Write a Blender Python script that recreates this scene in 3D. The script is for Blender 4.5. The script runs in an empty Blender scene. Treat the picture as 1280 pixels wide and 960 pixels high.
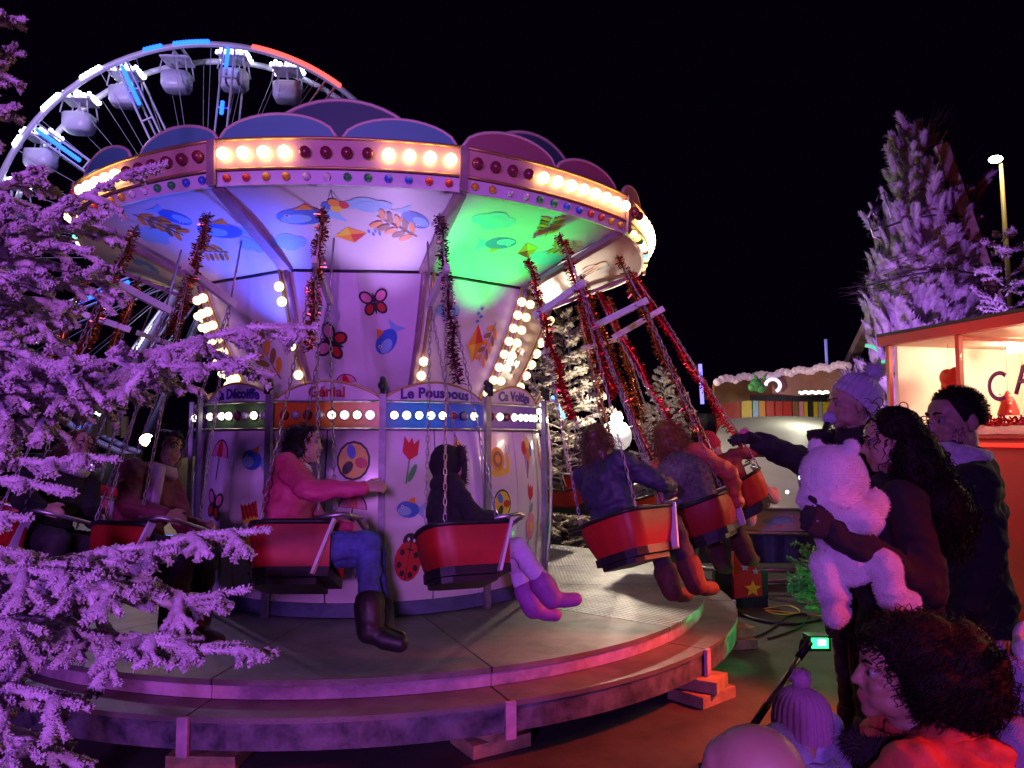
import bpy, bmesh, math, random
import numpy as np
from mathutils import Vector, Matrix, noise, Euler
rnd = random.Random(7)
C = bpy.context.scene.collection
sc = bpy.context.scene
R_ = math.radians
PI = math.pi
V = Vector

# ------------------------------------------------------------------ camera
PITCH = math.atan2(68, 960)
cam_d = bpy.data.cameras.new('camera')
cam = bpy.data.objects.new('camera', cam_d)
C.objects.link(cam)
cam.location = (0, 0, 1.6)
cam.rotation_euler = (PI / 2 + PITCH, 0, 0)
cam_d.sensor_width = 36
cam_d.lens = 27.0
cam_d.clip_start = 0.05
cam_d.clip_end = 600
sc.camera = cam

def P(px, py, d):
    """point seen at photo pixel (px, py) at depth d along the view axis"""
    x = (px - 640) / 960 * d
    u = (480 - py) / 960 * d
    return V((x, d * math.cos(PITCH) - u * math.sin(PITCH), 1.6 + d * math.sin(PITCH) + u * math.cos(PITCH)))

# ------------------------------------------------------------------ world, exposure
w = bpy.data.worlds.new('World')
sc.world = w
w.use_nodes = True
bg = w.node_tree.nodes['Background']
bg.inputs[0].default_value = (0.32, 0.12, 0.75, 1)
bg.inputs[1].default_value = 0.003
sc.view_settings.view_transform = 'Standard'
sc.view_settings.look = 'None'
sc.view_settings.exposure = 0
sc.view_settings.gamma = 1
sc.cycles.use_denoising = True
sc.cycles.max_bounces = 6
sc.cycles.diffuse_bounces = 3
sc.cycles.glossy_bounces = 3
sc.cycles.transparent_max_bounces = 12
sc.cycles.sample_clamp_indirect = 4
sc.cycles.caustics_reflective = False
sc.cycles.caustics_refractive = False

# ------------------------------------------------------------------ materials
_mats = {}
def M(name, col=(.5, .5, .5), rough=.6, metal=0.0, var=0.0, vs=8.0, bump=0.0, bs=60.0, emit=0.0, ecol=None, col2=None, spec=.5, sheen=0.0, trans=0.0, coat=0.0):
    if name in _mats: return _mats[name]
    m = bpy.data.materials.new(name)
    m.use_nodes = True
    nt = m.node_tree
    b = nt.nodes['Principled BSDF']
    b.inputs['Base Color'].default_value = (*col, 1)
    b.inputs['Roughness'].default_value = rough
    b.inputs['Metallic'].default_value = metal
    b.inputs['Specular IOR Level'].default_value = spec
    if sheen: b.inputs['Sheen Weight'].default_value = sheen
    if coat: b.inputs['Coat Weight'].default_value = coat
    if trans: b.inputs['Transmission Weight'].default_value = trans
    if emit:
        b.inputs['Emission Color'].default_value = (*(ecol or col), 1)
        b.inputs['Emission Strength'].default_value = emit
    if var or bump or col2:
        tc = nt.nodes.new('ShaderNodeTexCoord')
    if var or col2:
        n = nt.nodes.new('ShaderNodeTexNoise')
        n.inputs['Scale'].default_value = vs
        n.inputs['Detail'].default_value = 6
        n.inputs['Roughness'].default_value = .65
        nt.links.new(tc.outputs['Object'], n.inputs['Vector'])
        r = nt.nodes.new('ShaderNodeValToRGB')
        r.color_ramp.elements[0].position = .35
        r.color_ramp.elements[1].position = .65
        c2 = col2 or tuple(max(0, c * (1 - var)) for c in col)
        r.color_ramp.elements[0].color = (*c2, 1)
        r.color_ramp.elements[1].color = (*tuple(min(1, c * (1 + var * .4)) for c in col), 1)
        nt.links.new(n.outputs['Fac'], r.inputs['Fac'])
        nt.links.new(r.outputs['Color'], b.inputs['Base Color'])
        rr = nt.nodes.new('ShaderNodeMapRange')
        rr.inputs['To Min'].default_value = min(1, rough * 1.25)
        rr.inputs['To Max'].default_value = rough * .8
        nt.links.new(n.outputs['Fac'], rr.inputs['Value'])
        nt.links.new(rr.outputs['Result'], b.inputs['Roughness'])
    if bump:
        n2 = nt.nodes.new('ShaderNodeTexNoise')
        n2.inputs['Scale'].default_value = bs
        n2.inputs['Detail'].default_value = 4
        nt.links.new(tc.outputs['Object'], n2.inputs['Vector'])
        bp = nt.nodes.new('ShaderNodeBump')
        bp.inputs['Strength'].default_value = bump
        bp.inputs['Distance'].default_value = .01
        nt.links.new(n2.outputs['Fac'], bp.inputs['Height'])
        nt.links.new(bp.outputs['Normal'], b.inputs['Normal'])
    _mats[name] = m
    return m

def emitter(name, col, s, sampled=True):
    if name in _mats: return _mats[name]
    m = M(name, (0.02, 0.02, 0.02), .3, emit=s, ecol=col)
    if not sampled: m.cycles.emission_sampling = 'NONE'
    return m

def tread_plate(name):
    m = M(name, (.36, .35, .36), .42, .8, var=.45, vs=2.2)
    nt = m.node_tree; b = nt.nodes['Principled BSDF']
    tc = nt.nodes.new('ShaderNodeTexCoord')
    outs = []
    for ang in (45, -45):
        mp = nt.nodes.new('ShaderNodeMapping'); mp.inputs['Rotation'].default_value = (0, 0, R_(ang))
        nt.links.new(tc.outputs['Object'], mp.inputs['Vector'])
        wv = nt.nodes.new('ShaderNodeTexWave'); wv.inputs['Scale'].default_value = 7.5
        nt.links.new(mp.outputs['Vector'], wv.inputs['Vector'])
        outs.append(wv)
    mu = nt.nodes.new('ShaderNodeMath'); mu.operation = 'MULTIPLY'
    nt.links.new(outs[0].outputs['Fac'], mu.inputs[0]); nt.links.new(outs[1].outputs['Fac'], mu.inputs[1])
    bp = nt.nodes.new('ShaderNodeBump'); bp.inputs['Strength'].default_value = .9; bp.inputs['Distance'].default_value = .012
    nt.links.new(mu.outputs[0], bp.inputs['Height']); nt.links.new(bp.outputs['Normal'], b.inputs['Normal'])
    return m

def pane_mat(name, tint=(1, 1, 1)):
    if name in _mats: return _mats[name]
    m = bpy.data.materials.new(name); m.use_nodes = True
    nt = m.node_tree; nt.nodes.clear()
    o = nt.nodes.new('ShaderNodeOutputMaterial'); mx = nt.nodes.new('ShaderNodeMixShader')
    t = nt.nodes.new('ShaderNodeBsdfTransparent'); t.inputs[0].default_value = (*tint, 1)
    g = nt.nodes.new('ShaderNodeBsdfGlossy'); g.inputs['Roughness'].default_value = .03
    f = nt.nodes.new('ShaderNodeLayerWeight'); f.inputs[0].default_value = .5
    pw = nt.nodes.new('ShaderNodeMath'); pw.operation = 'POWER'; pw.inputs[1].default_value = 4
    nt.links.new(f.outputs['Facing'], pw.inputs[0])
    mu = nt.nodes.new('ShaderNodeMath'); mu.operation = 'MULTIPLY_ADD'; mu.inputs[1].default_value = .5; mu.inputs[2].default_value = .02
    nt.links.new(pw.outputs[0], mu.inputs[0]); nt.links.new(mu.outputs[0], mx.inputs[0])
    nt.links.new(t.outputs[0], mx.inputs[1]); nt.links.new(g.outputs[0], mx.inputs[2])
    nt.links.new(mx.outputs[0], o.inputs[0])
    _mats[name] = m
    return m

# ------------------------------------------------------------------ object helpers
def tag(o, label=None, cat=None, group=None, kind=None):
    if label: o['label'] = label
    if cat: o['category'] = cat
    if group: o['group'] = group
    if kind: o['kind'] = kind
    return o

def thing(name, label, cat, loc=(0, 0, 0), rot=(0, 0, 0), group=None):
    o = bpy.data.objects.new(name, None)
    C.objects.link(o)
    o.location = loc; o.rotation_euler = rot
    o.empty_display_size = .1
    return tag(o, label, cat, group)

def link(name, me, parent=None, loc=None, rot=None):
    o = bpy.data.objects.new(name, me)
    C.objects.link(o)
    if parent is not None: o.parent = parent
    if loc is not None: o.location = loc
    if rot is not None: o.rotation_euler = rot
    return o

def copy_tree(o, parent=None):
    c = o.copy(); C.objects.link(c)
    if parent is not None: c.parent = parent
    for ch in list(o.children): copy_tree(ch, c)
    return c

def frames(pts, up=None):
    """parallel transported frames along a path"""
    n = len(pts); T = []
    for i in range(n):
        a = pts[max(0, i - 1)]; b = pts[min(n - 1, i + 1)]
        t = (b - a)
        T.append(t.normalized() if t.length > 1e-9 else V((0, 0, 1)))
    s = up
    if s is None:
        s = V((1, 0, 0)) if abs(T[0].x) < .8 else V((0, 1, 0))
    out = []
    for t in T:
        s = s - t * s.dot(t)
        if s.length < 1e-6: s = t.orthogonal()
        s = s.normalized()
        out.append((t, s, t.cross(s)))
    return out

class MB:
    def __init__(self):
        self.v = []; self.f = []; self.m = []; self.s = []
    def add(self, vs, fs, mi=0, smooth=False):
        k = len(self.v)
        self.v.extend(vs)
        for f in fs:
            self.f.append([i + k for i in f]); self.m.append(mi); self.s.append(smooth)
        return self
    def box(self, c, s, rot=None, mi=0):
        c = V(c); hx, hy, hz = s[0] / 2, s[1] / 2, s[2] / 2
        vs = []
        for x in (-hx, hx):
            for y in (-hy, hy):
                for z in (-hz, hz):
                    p = V((x, y, z))
                    if rot is not None: p = rot @ p
                    vs.append(c + p)
        return self.add(vs, [[0, 1, 3, 2], [4, 6, 7, 5], [0, 4, 5, 1], [2, 3, 7, 6], [0, 2, 6, 4], [1, 5, 7, 3]], mi)
    def bar(self, a, b, w, h, mi=0, up=V((0, 0, 1))):
        a = V(a); b = V(b); t = (b - a); L = t.length; t.normalize()
        s = t.cross(up)
        if s.length < 1e-4: s = t.orthogonal()
        s.normalize(); u = s.cross(t)
        rot = Matrix((s, t, u)).transposed()
        return self.box((a + b) / 2, (w, L, h), rot, mi)
    def tube(self, pts, r, n=8, mi=0, cap=True, up=None, flat=None, smooth=True):
        """r: radius or list; flat: list of second radii (elliptical section, first along 'up')"""
        pts = [V(p) for p in pts]; m = len(pts)
        rs = r if isinstance(r, (list, tuple)) else [r] * m
        r2 = flat if flat is not None else rs
        if not isinstance(r2, (list, tuple)): r2 = [r2] * m
        vs = []
        for i, (t, s, b) in enumerate(frames(pts, up)):
            for k in range(n):
                a = 2 * PI * k / n
                vs.append(pts[i] + s * (rs[i] * math.cos(a)) + b * (r2[i] * math.sin(a)))
        fs = []
        for i in range(m - 1):
            for k in range(n):
                k2 = (k + 1) % n
                fs.append([i * n + k, i * n + k2, (i + 1) * n + k2, (i + 1) * n + k])
        self.add(vs, fs, mi, smooth)
        if cap:
            b0 = len(self.v) - len(vs)
            self.f.append([b0 + k for k in reversed(range(n))]); self.m.append(mi); self.s.append(False)
            self.f.append([b0 + (m - 1) * n + k for k in range(n)]); self.m.append(mi); self.s.append(False)
        return self
    def cap(self, a, b, ra, rb, n=12, mi=0):
        a = V(a); b = V(b); d = b - a
        if d.length < 1e-6: d = V((0, 0, 1e-4)); b = a + d
        t = d.normalized()
        pts = []; rs = []
        for ang in (80, 55, 28):
            pts.append(a - t * ra * math.sin(R_(ang))); rs.append(ra * math.cos(R_(ang)))
        pts += [a, b]; rs += [ra, rb]
        for ang in (28, 55, 80):
            pts.append(b + t * rb * math.sin(R_(ang))); rs.append(rb * math.cos(R_(ang)))
        return self.tube(pts, rs, n, mi)
    def chain(self, pts, rs, n=12, mi=0):
        for i in range(len(pts) - 1): self.cap(pts[i], pts[i + 1], rs[i], rs[i + 1], n, mi)
        return self
    def ell(self, c, r, rot=None, seg=14, rings=9, mi=0, smooth=True):
        c = V(c)
        if not hasattr(r, '__len__'): r = (r, r, r)
        vs = []; fs = []
        def put(x, y, z):
            p = V((x * r[0], y * r[1], z * r[2]))
            vs.append(c + (rot @ p if rot is not None else p))
        put(0, 0, -1)
        for i in range(1, rings):
            ph = -PI / 2 + PI * i / rings
            for k in range(seg):
                a = 2 * PI * k / seg
                put(math.cos(ph) * math.cos(a), math.cos(ph) * math.sin(a), math.sin(ph))
        put(0, 0, 1)
        for k in range(seg): fs.append([0, 1 + (k + 1) % seg, 1 + k])
        for i in range(rings - 2):
            for k in range(seg):
                a = 1 + i * seg + k; b = 1 + i * seg + (k + 1) % seg
                fs.append([a, b, b + seg, a + seg])
        top = len(vs) - 1; l = 1 + (rings - 2) * seg
        for k in range(seg): fs.append([top, l + k, l + (k + 1) % seg])
        return self.add(vs, fs, mi, smooth)
    def lathe(self, prof, n=32, a0=0, a1=2 * PI, mi=0, smooth=True, c=(0, 0, 0)):
        full = abs(a1 - a0 - 2 * PI) < 1e-6
        m = n if full else n + 1
        c = V(c)
        vs = [c + V((r * math.cos(a0 + (a1 - a0) * k / n), r * math.sin(a0 + (a1 - a0) * k / n), z)) for (r, z) in prof for k in range(m)]
        fs = []
        for i in range(len(prof) - 1):
            for k in range(n):
                k2 = (k + 1) % m
                fs.append([i * m + k, i * m + k2, (i + 1) * m + k2, (i + 1) * m + k])
        return self.add(vs, fs, mi, smooth)
    def grid(self, fn, nu, nv, mi=0, smooth=True, thick=None):
        """surface fn(u,v) ; thick: fn2(u,v) gives the back surface"""
        vs = [fn(i / nu, j / nv) for j in range(nv + 1) for i in range(nu + 1)]
        W = nu + 1
        fs = [[j * W + i, j * W + i + 1, (j + 1) * W + i + 1, (j + 1) * W + i] for j in range(nv) for i in range(nu)]
        self.add(vs, fs, mi, smooth)
        if thick is not None:
            k = len(vs)
            vb = [thick(i / nu, j / nv) for j in range(nv + 1) for i in range(nu + 1)]
            self.add(vb, [f[::-1] for f in fs], mi, smooth)
            edge = [i for i in range(W)] + [j * W + nu for j in range(1, nv + 1)] + [nv * W + i for i in range(nu - 1, -1, -1)] + [j * W for j in range(nv - 1, 0, -1)]
            ev = [vs[e] for e in edge] + [vb[e] for e in edge]
            n = len(edge)
            self.add(ev, [[i, i + n, (i + 1) % n + n, (i + 1) % n] for i in range(n)], mi, False)
        return self
    def prism(self, pts, h, fn, mi=0):
        """2D outline pts extruded by h; fn(x,y,z)->Vector"""
        n = len(pts)
        vs = [fn(x, y, 0) for x, y in pts] + [fn(x, y, h) for x, y in pts]
        fs = [list(range(n))[::-1], list(range(n, 2 * n))] + [[i, (i + 1) % n, (i + 1) % n + n, i + n] for i in range(n)]
        return self.add(vs, fs, mi)
    def mesh(self, name, mats):
        me = bpy.data.meshes.new(name)
        me.from_pydata([tuple(v) for v in self.v], [], self.f)
        if not isinstance(mats, (list, tuple)): mats = [mats]
        for m in mats: me.materials.append(m)
        if len(mats) > 1: me.polygons.foreach_set('material_index', self.m)
        me.polygons.foreach_set('use_smooth', self.s)
        me.update()
        return me
    def build(self, name, mats, parent=None, loc=None, rot=None, world=False):
        if world and parent is not None:
            off = V(parent.location)
            p = parent.parent
            while p is not None: off += V(p.location); p = p.parent
            self.v = [V(v) - off for v in self.v]
        return link(name, self.mesh(name, mats), parent, loc, rot)

_tmp = bpy.data.scenes.new('workshop')
def remesh(mb, voxel=.012, it=3, wrinkle=0.0, wscale=9.0, seed=0):
    """one continuous skin round overlapping primitives"""
    me = mb.mesh('tmp', [])
    o = bpy.data.objects.new('tmp', me)
    _tmp.collection.objects.link(o)
    md = o.modifiers.new('r', 'REMESH'); md.mode = 'VOXEL'; md.voxel_size = voxel; md.use_smooth_shade = True
    if it:
        sm = o.modifiers.new('s', 'SMOOTH'); sm.factor = .5; sm.iterations = it
    vl = _tmp.view_layers[0]; vl.update()
    out = bpy.data.meshes.new_from_object(o.evaluated_get(vl.depsgraph))
    bpy.data.objects.remove(o); bpy.data.meshes.remove(me)
    if wrinkle:
        n = len(out.vertices)
        co = np.empty(n * 3, 'f'); no = np.empty(n * 3, 'f')
        out.vertices.foreach_get('co', co); out.vertices.foreach_get('normal', no)
        co = co.reshape(-1, 3); no = no.reshape(-1, 3)
        d = np.array([noise.noise((x * wscale + seed, y * wscale, z * wscale * 1.7)) + .5 * noise.noise((x * wscale * 2.3, y * wscale * 2.3 + seed, z * wscale * 3.6)) for x, y, z in co.tolist()], 'f')
        co += no * (d[:, None] * wrinkle)
        out.vertices.foreach_set('co', co.ravel())
        out.update()
    return out
def remesh_obj(name, mb, mat, parent, voxel=.012, it=3, wrinkle=0.0, wscale=9.0, seed=0):
    me = remesh(mb, voxel, it, wrinkle, wscale, seed)
    me.materials.clear()
    for m in (mat if isinstance(mat, (list, tuple)) else [mat]): me.materials.append(m)
    me.polygons.foreach_set('use_smooth', [True] * len(me.polygons))
    me.name = name
    return link(name, me, parent)

def rotz(a): return Matrix.Rotation(a, 3, 'Z')
def circ(cx, cy, rx, ry=None, n=14, a0=0, a1=360, rot=0):
    ry = rx if ry is None else ry
    out = []
    full = abs(a1 - a0 - 360) < 1e-6
    for k in range(n if full else n + 1):
        a = R_(a0 + (a1 - a0) * k / n)
        x, y = rx * math.cos(a), ry * math.sin(a)
        c, s = math.cos(R_(rot)), math.sin(R_(rot))
        out.append((cx + x * c - y * s, cy + x * s + y * c))
    return out
def star_pts(cx, cy, r, k=.42, n=5, rot=90):
    return [(cx + (r if i % 2 == 0 else r * k) * math.cos(R_(rot + 180 * i / n)), cy + (r if i % 2 == 0 else r * k) * math.sin(R_(rot + 180 * i / n))) for i in range(2 * n)]

def text_mesh(body, size, fn, mat, bold=.0, depth=0.004, spacing=1.0):
    """flat lettering as geometry; fn(x,y,z) places it (x centred)"""
    cu = bpy.data.curves.new('txt', 'FONT')
    cu.body = body; cu.size = size; cu.offset = bold; cu.extrude = depth / 2; cu.align_x = 'CENTER'; cu.resolution_u = 3
    cu.space_character = spacing
    o = bpy.data.objects.new('txt', cu)
    _tmp.collection.objects.link(o)
    vl = _tmp.view_layers[0]; vl.update()
    me = bpy.data.meshes.new_from_object(o.evaluated_get(vl.depsgraph))
    bpy.data.objects.remove(o); bpy.data.curves.remove(cu)
    for v in me.vertices: v.co = fn(v.co.x, v.co.y, v.co.z + depth / 2)
    me.materials.clear(); me.materials.append(mat)
    return me

def lamp(name, kind, loc, energy, col, parent=None, target=None, size=.1, spot=None, blend=.4):
    l = bpy.data.lights.new(name, kind)
    l.energy = energy; l.color = col
    if kind in ('POINT', 'SPOT'): l.shadow_soft_size = size
    if kind == 'SPOT':
        l.spot_size = R_(spot); l.spot_blend = blend
    if kind == 'AREA': l.size = size
    o = bpy.data.objects.new(name, l)
    C.objects.link(o)
    o.location = loc
    if target is not None:
        o.rotation_euler = (V(target) - V(loc)).to_track_quat('-Z', 'Y').to_euler()
    if parent is not None:
        o.parent = parent
        o.location = V(loc) - V(parent.location)
    return o
# ------------------------------------------------------------------ fairground lighting rigs, plus a red fill added before the booth
lamp('purple_floodlight', 'SPOT', (-2.4, -6.5, 2.9), 1750, (.45, .125, 1.0), target=(-1.5, 5.0, 1.5), size=.25, spot=53, blend=.7)
lamp('pink_floodlight', 'SPOT', (.6, -6.5, 2.3), 2000, (.68, .19, 1.0), target=(-1.3, 6.0, 1.9), size=.25, spot=32, blend=.8)
lamp('red_floodlight', 'SPOT', (3.5, 1.1, 2.3), 330, (1.0, .05, .02), target=(1.25, 2.2, .75), size=.12, spot=42, blend=.7)
lamp('red_booth_lamp', 'SPOT', (2.5, 4.35, 1.7), 470, (1.0, .06, .02), target=(1.05, 4.25, .0), size=.12, spot=66, blend=.7)
lamp('palm_floodlight', 'SPOT', (3.05, 7.2, .9), 700, (.50, .18, 1.0), target=(4.9, 9.0, 4.0), size=.1, spot=60, blend=.6)
lamp('palm_side_lamp', 'SPOT', (2.2, 9.6, 3.2), 28, (.2, 1.0, .35), target=(4.5, 9.0, 3.9), size=.1, spot=50, blend=.6)
lamp('booth_red_fill', 'POINT', (2.75, 5.6, 2.1), 30, (1.0, .05, .03), size=.2)  # unseen red fill added to tint the booth frame and nearby hair

# ------------------------------------------------------------------ ground and sky
m_asphalt = M('asphalt', (.068, .062, .060), .62, var=.45, vs=3.0, bump=.55, bs=160)
mb = MB()
mb.add([(-260, -60, 0), (260, -60, 0), (260, 320, 0), (-260, 320, 0)], [[0, 1, 2, 3]])
g = mb.build('ground', m_asphalt); tag(g, kind='structure')

# ------------------------------------------------------------------ common materials
m_white = M('white_paint', (.74, .72, .74), .45, var=.1, vs=5)
m_panel = M('gloss_white_panel', (.72, .68, .72), .22, var=.07, vs=2.5, coat=.3)
m_chrome = M('brushed_steel', (.52, .5, .54), .42, 1.0, var=.25, vs=14)
m_dark = M('black_steel', (.025, .025, .028), .45, .4, var=.3)
m_black = M('black_print', (.018, .016, .022), .5)
m_red = M('red_plastic', (.40, .014, .012), .5, var=.22, vs=6)
m_redp = M('red_print', (.55, .03, .03), .4)
m_orange = M('orange_print', (.75, .27, .03), .4)
m_yellow = M('yellow_print', (.78, .55, .05), .4)
m_blue = M('blue_print', (.05, .16, .6), .4)
m_sky = M('light_blue_print', (.25, .5, .75), .4)
m_pink = M('pink_print', (.75, .25, .38), .4)
m_green = M('green_print', (.08, .38, .1), .4)
m_brown = M('brown_print', (.28, .12, .05), .45)
m_violet = M('violet_print', (.22, .07, .4), .4)
m_grey = M('grey_print', (.35, .36, .4), .5)
m_wood = M('raw_timber', (.36, .24, .13), .75, var=.45, vs=7, bump=.3, bs=40)
PRN = [m_black, m_redp, m_orange, m_yellow, m_blue, m_sky, m_pink, m_green, m_brown, m_violet, m_grey, m_white]
K_, RE, OR, YE, BL, SK, PK, GR, BR, VI, GY, WH = range(12)

def motif(kind):
    """plain printed pictures: list of (outline, colour) in a unit box"""
    L = []
    if kind == 'flower':
        L.append(([(-.03, -.5), (.03, -.5), (.03, 0), (-.03, 0)], GR)); L.append((circ(.16, -.3, .16, .06, rot=30), GR))
        for k in range(6): L.append((circ(.17 * math.cos(k * PI / 3), .2 + .17 * math.sin(k * PI / 3), .13, n=10), PK))
        L.append((circ(0, .2, .1), YE))
    elif kind == 'butterfly':
        for s in (-1, 1):
            L.append((circ(s * .24, .2, .25, .19, rot=s * 40), K_)); L.append((circ(s * .24, .2, .18, .13, rot=s * 40), PK))
            L.append((circ(s * .19, -.16, .17, .22, rot=s * 30), K_)); L.append((circ(s * .19, -.16, .11, .15, rot=s * 30), RE))
        L.append((circ(0, 0, .045, .34), K_))
    elif kind == 'ladybird':
        L.append((circ(0, .27, .2, .16), K_)); L.append((circ(0, -.08, .33, .36), RE)); L.append(([(-.015, -.43), (.015, -.43), (.015, .27), (-.015, .27)], K_))
        for x, y in ((-.17, .06), (.17, .06), (-.2, -.17), (.2, -.17), (-.1, -.31), (.1, -.31)): L.append((circ(x, y, .06, n=10), K_))
        for s in (-1, 1): L.append((circ(s * .07, .31, .035, n=8), WH))
    elif kind == 'fish':
        L.append(([(.2, 0), (.48, .24), (.42, 0), (.48, -.24)], SK)); L.append((circ(-.04, 0, .34, .22), BL)); L.append((circ(-.14, -.05, .2, .12), SK))
        L.append(([(-.1, .2), (.12, .34), (.16, .16)], OR)); L.append((circ(-.22, .06, .045, n=8), WH)); L.append((circ(-.225, .06, .022, n=8), K_))
    elif kind == 'balloons':
        for x, y, c in ((-.2, .2, RE), (.2, .24, BL), (0, .34, YE), (.02, .08, OR)):
            L.append(([(x - .006, y), (x + .006, y), (.006, -.5), (-.006, -.5)], K_)); L.append((circ(x, y, .14, .17), c))
    elif kind == 'mushroom':
        L.append(([(-.11, -.45), (.12, -.45), (.08, .05), (-.08, .05)], WH)); L.append((circ(0, .02, .38, .36, n=14, a0=0, a1=180), RE))
        for x, y in ((-.18, .12), (.05, .24), (.2, .1)): L.append((circ(x, y, .055, n=8), WH))
        L.append((circ(0, -.45, .2, .05), GR))
    elif kind == 'kite':
        L.append(([(0, .5), (.26, .15), (0, -.2), (-.26, .15)], OR)); L.append(([(0, .5), (.26, .15), (0, .15)], YE)); L.append(([(-.26, .15), (0, .15), (0, -.2)], RE))
        for k in range(4): L.append((circ(.05 * (-1) ** k, -.26 - .07 * k, .06, .03, n=8), BL))
    elif kind == 'snail':
        L.append((circ(-.05, -.3, .4, .1), YE)); L.append((circ(.3, -.1, .08, .22), YE)); L.append((circ(-.1, 0, .28), OR)); L.append((circ(-.1, 0, .19), BR)); L.append((circ(-.1, 0, .1), OR))
        for s in (0, .1): L.append(([(.27 + s, .08), (.29 + s, .08), (.3 + s * 1.6, .3), (.28 + s * 1.6, .3)], K_))
    elif kind == 'cloud':
        for x, y, r in ((-.25, 0, .16), (-.05, .08, .22), (.2, .03, .17), (0, -.06, .2)): L.append((circ(x, y, r), SK))
    elif kind == 'tulip':
        L.append(([(-.025, -.5), (.025, -.5), (.02, .1), (-.02, .1)], GR)); L.append((circ(.12, -.25, .07, .22, rot=-20), GR))
        L.append(([(-.2, .5), (-.1, .3), (0, .5), (.1, .3), (.2, .5), (.2, .15), (0, 0), (-.2, .15)], RE))
    elif kind == 'leafsprig':
        L.append(([(-.02, -.5), (.02, -.5), (.06, .45), (.03, .45)], BR))
        for k in range(5):
            for s in (-1, 1): L.append((circ(s * .16, -.3 + .17 * k, .16, .06, rot=s * 35), BR if k % 2 else OR))
    elif kind == 'panda_ball':
        L.append((circ(0, 0, .42), K_)); L.append((circ(0, 0, .37), YE))
        for q in range(3): L.append((circ(.2 * math.cos(q * 2.09), .2 * math.sin(q * 2.09), .16, .11, rot=q * 120), (RE, BL, K_)[q]))
    elif kind == 'umbrella':
        L.append((circ(0, .05, .42, .40, a0=0, a1=180), K_)); L.append((circ(0, .06, .38, .35, a0=0, a1=180), PK)); L.append((circ(0, .06, .14, .35, a0=0, a1=180), RE)); L.append(([(-.02, -.45), (.02, -.45), (.02, .08), (-.02, .08)], K_))
    elif kind == 'drum':
        L.append(([(-.32, -.3), (.32, -.3), (.32, .2), (-.32, .2)], RE)); L.append((circ(0, .2, .32, .11), WH)); L.append((circ(0, -.3, .32, .08), YE))
        for q in range(4): L.append(([(-.3 + .15 * q, .15), (-.26 + .15 * q, .15), (-.17 + .15 * q, -.27), (-.21 + .15 * q, -.27)], K_))
    return L

def print_motif(kind, fn, parent, sx=1.0, sy=1.0, rot=0.0, name='printed_picture'):
    mb = MB()
    c, s = math.cos(R_(rot)), math.sin(R_(rot))
    for li, (pts, col) in enumerate(motif(kind)):
        q = [((x * c - y * s) * sx, (x * s + y * c) * sy) for x, y in pts]
        cx = sum(x for x, y in q) / len(q); cy = sum(y for x, y in q) / len(q)
        h = .0025 + .0006 * li
        vs = [fn(cx, cy, h)] + [fn(x, y, h) for x, y in q]
        n = len(q)
        mb.add(vs, [[0, 1 + i, 1 + (i + 1) % n] for i in range(n)], col)
    return mb.build(name, PRN, parent)
# ------------------------------------------------------------------ the swing ride
CX, CY = 6.73 * math.sin(R_(-10)), 6.73 * math.cos(R_(-10))
def pol(R, phi, z):
    a = R_(phi - 80)
    return V((R * math.cos(a), R * math.sin(a), z))

# --- round two-step platform
plat = thing('ride_platform', 'round two-step metal platform with chequer plate deck under the swing ride', 'platform', (CX, CY, 0))
m_tread = tread_plate('chequer_plate')
m_deck = M('worn_deck_paint', (.20, .17, .165), .5, .35, var=.35, vs=3.5, bump=.25, bs=90)
m_riser = M('worn_mauve_paint', (.46, .30, .40), .5, var=.6, vs=3.2, col2=(.16, .10, .16), bump=.2, bs=30)
m_skirt = M('scuffed_dark_paint', (.17, .15, .19), .55, vs=7, col2=(.018, .018, .03), bump=.15, bs=30)
def sector(R0, R1, z0, z1, pa, pb, n=8):
    mb = MB()
    for (ra, za, rb, zb) in ((R0, z1, R1, z1), (R1, z1, R1, z0), (R1, z0, R0, z0), (R0, z0, R0, z1)):
        def fn(u, v, ra=ra, za=za, rb=rb, zb=zb):
            return pol(ra + (rb - ra) * v, pa + (pb - pa) * u, za + (zb - za) * v)
        mb.grid(fn, n, 1, 0, False)
    for p in (pa, pb):
        mb.add([pol(R0, p, z0), pol(R1, p, z0), pol(R1, p, z1), pol(R0, p, z1)], [[0, 1, 2, 3]])
    return mb
NS = 12
for k in range(NS):
    pa = -17 + 30 * k; pb = pa + 30
    g_ = .12
    sector(1.30, 2.72, .372, .402, pa + g_, pb - g_).build('deck_plate', m_tread if k in (2, 3, 4) else m_deck, plat)
    sector(2.685, 2.712, .305, .369, pa + .05, pb - .05).build('upper_riser', m_riser, plat)
    sector(2.60, 2.96, .276, .302, pa + g_, pb - g_).build('step_plate', m_deck, plat)
    sector(2.92, 2.95, .150, .273, pa + .05, pb - .05).build('lower_riser', m_skirt, plat)
    mb = MB()
    mb.bar(pol(2.972, pb, .305), pol(2.972, pb, .125), .055, .02, up=pol(1, pb, 0))
    mb.build('joint_bracket', m_riser, plat)
    mb = MB()
    mb.bar(pol(1.2, pb - 8, .31), pol(2.88, pb - 8, .21), .07, .1)
    mb.build('support_beam', m_dark, plat)
BLK = {(0, 0): 'wide timber plank on the asphalt below the joint at the front of the lower step', (0, 1): 'short timber offcut on the plank below the front of the lower step',
       (1, 0): 'red-lit plank lying under the bracket at the right of the lower step', (1, 1): 'timber offcut on the red-lit plank under the right bracket',
       (2, 0): 'timber plank under the right end of the platform near the green light', (2, 1): 'upper timber offcut under the right end of the platform',
       (3, 0): 'dark timber block in the shadow under the middle of the platform', (4, 0): 'dark plank under the left of the platform behind the fir', (4, 1): 'dark offcut on the plank at the left of the platform',
       (5, 0): 'timber plank at the far right under the platform, turned away', (5, 1): 'timber offcut on the far right plank under the platform'}
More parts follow.
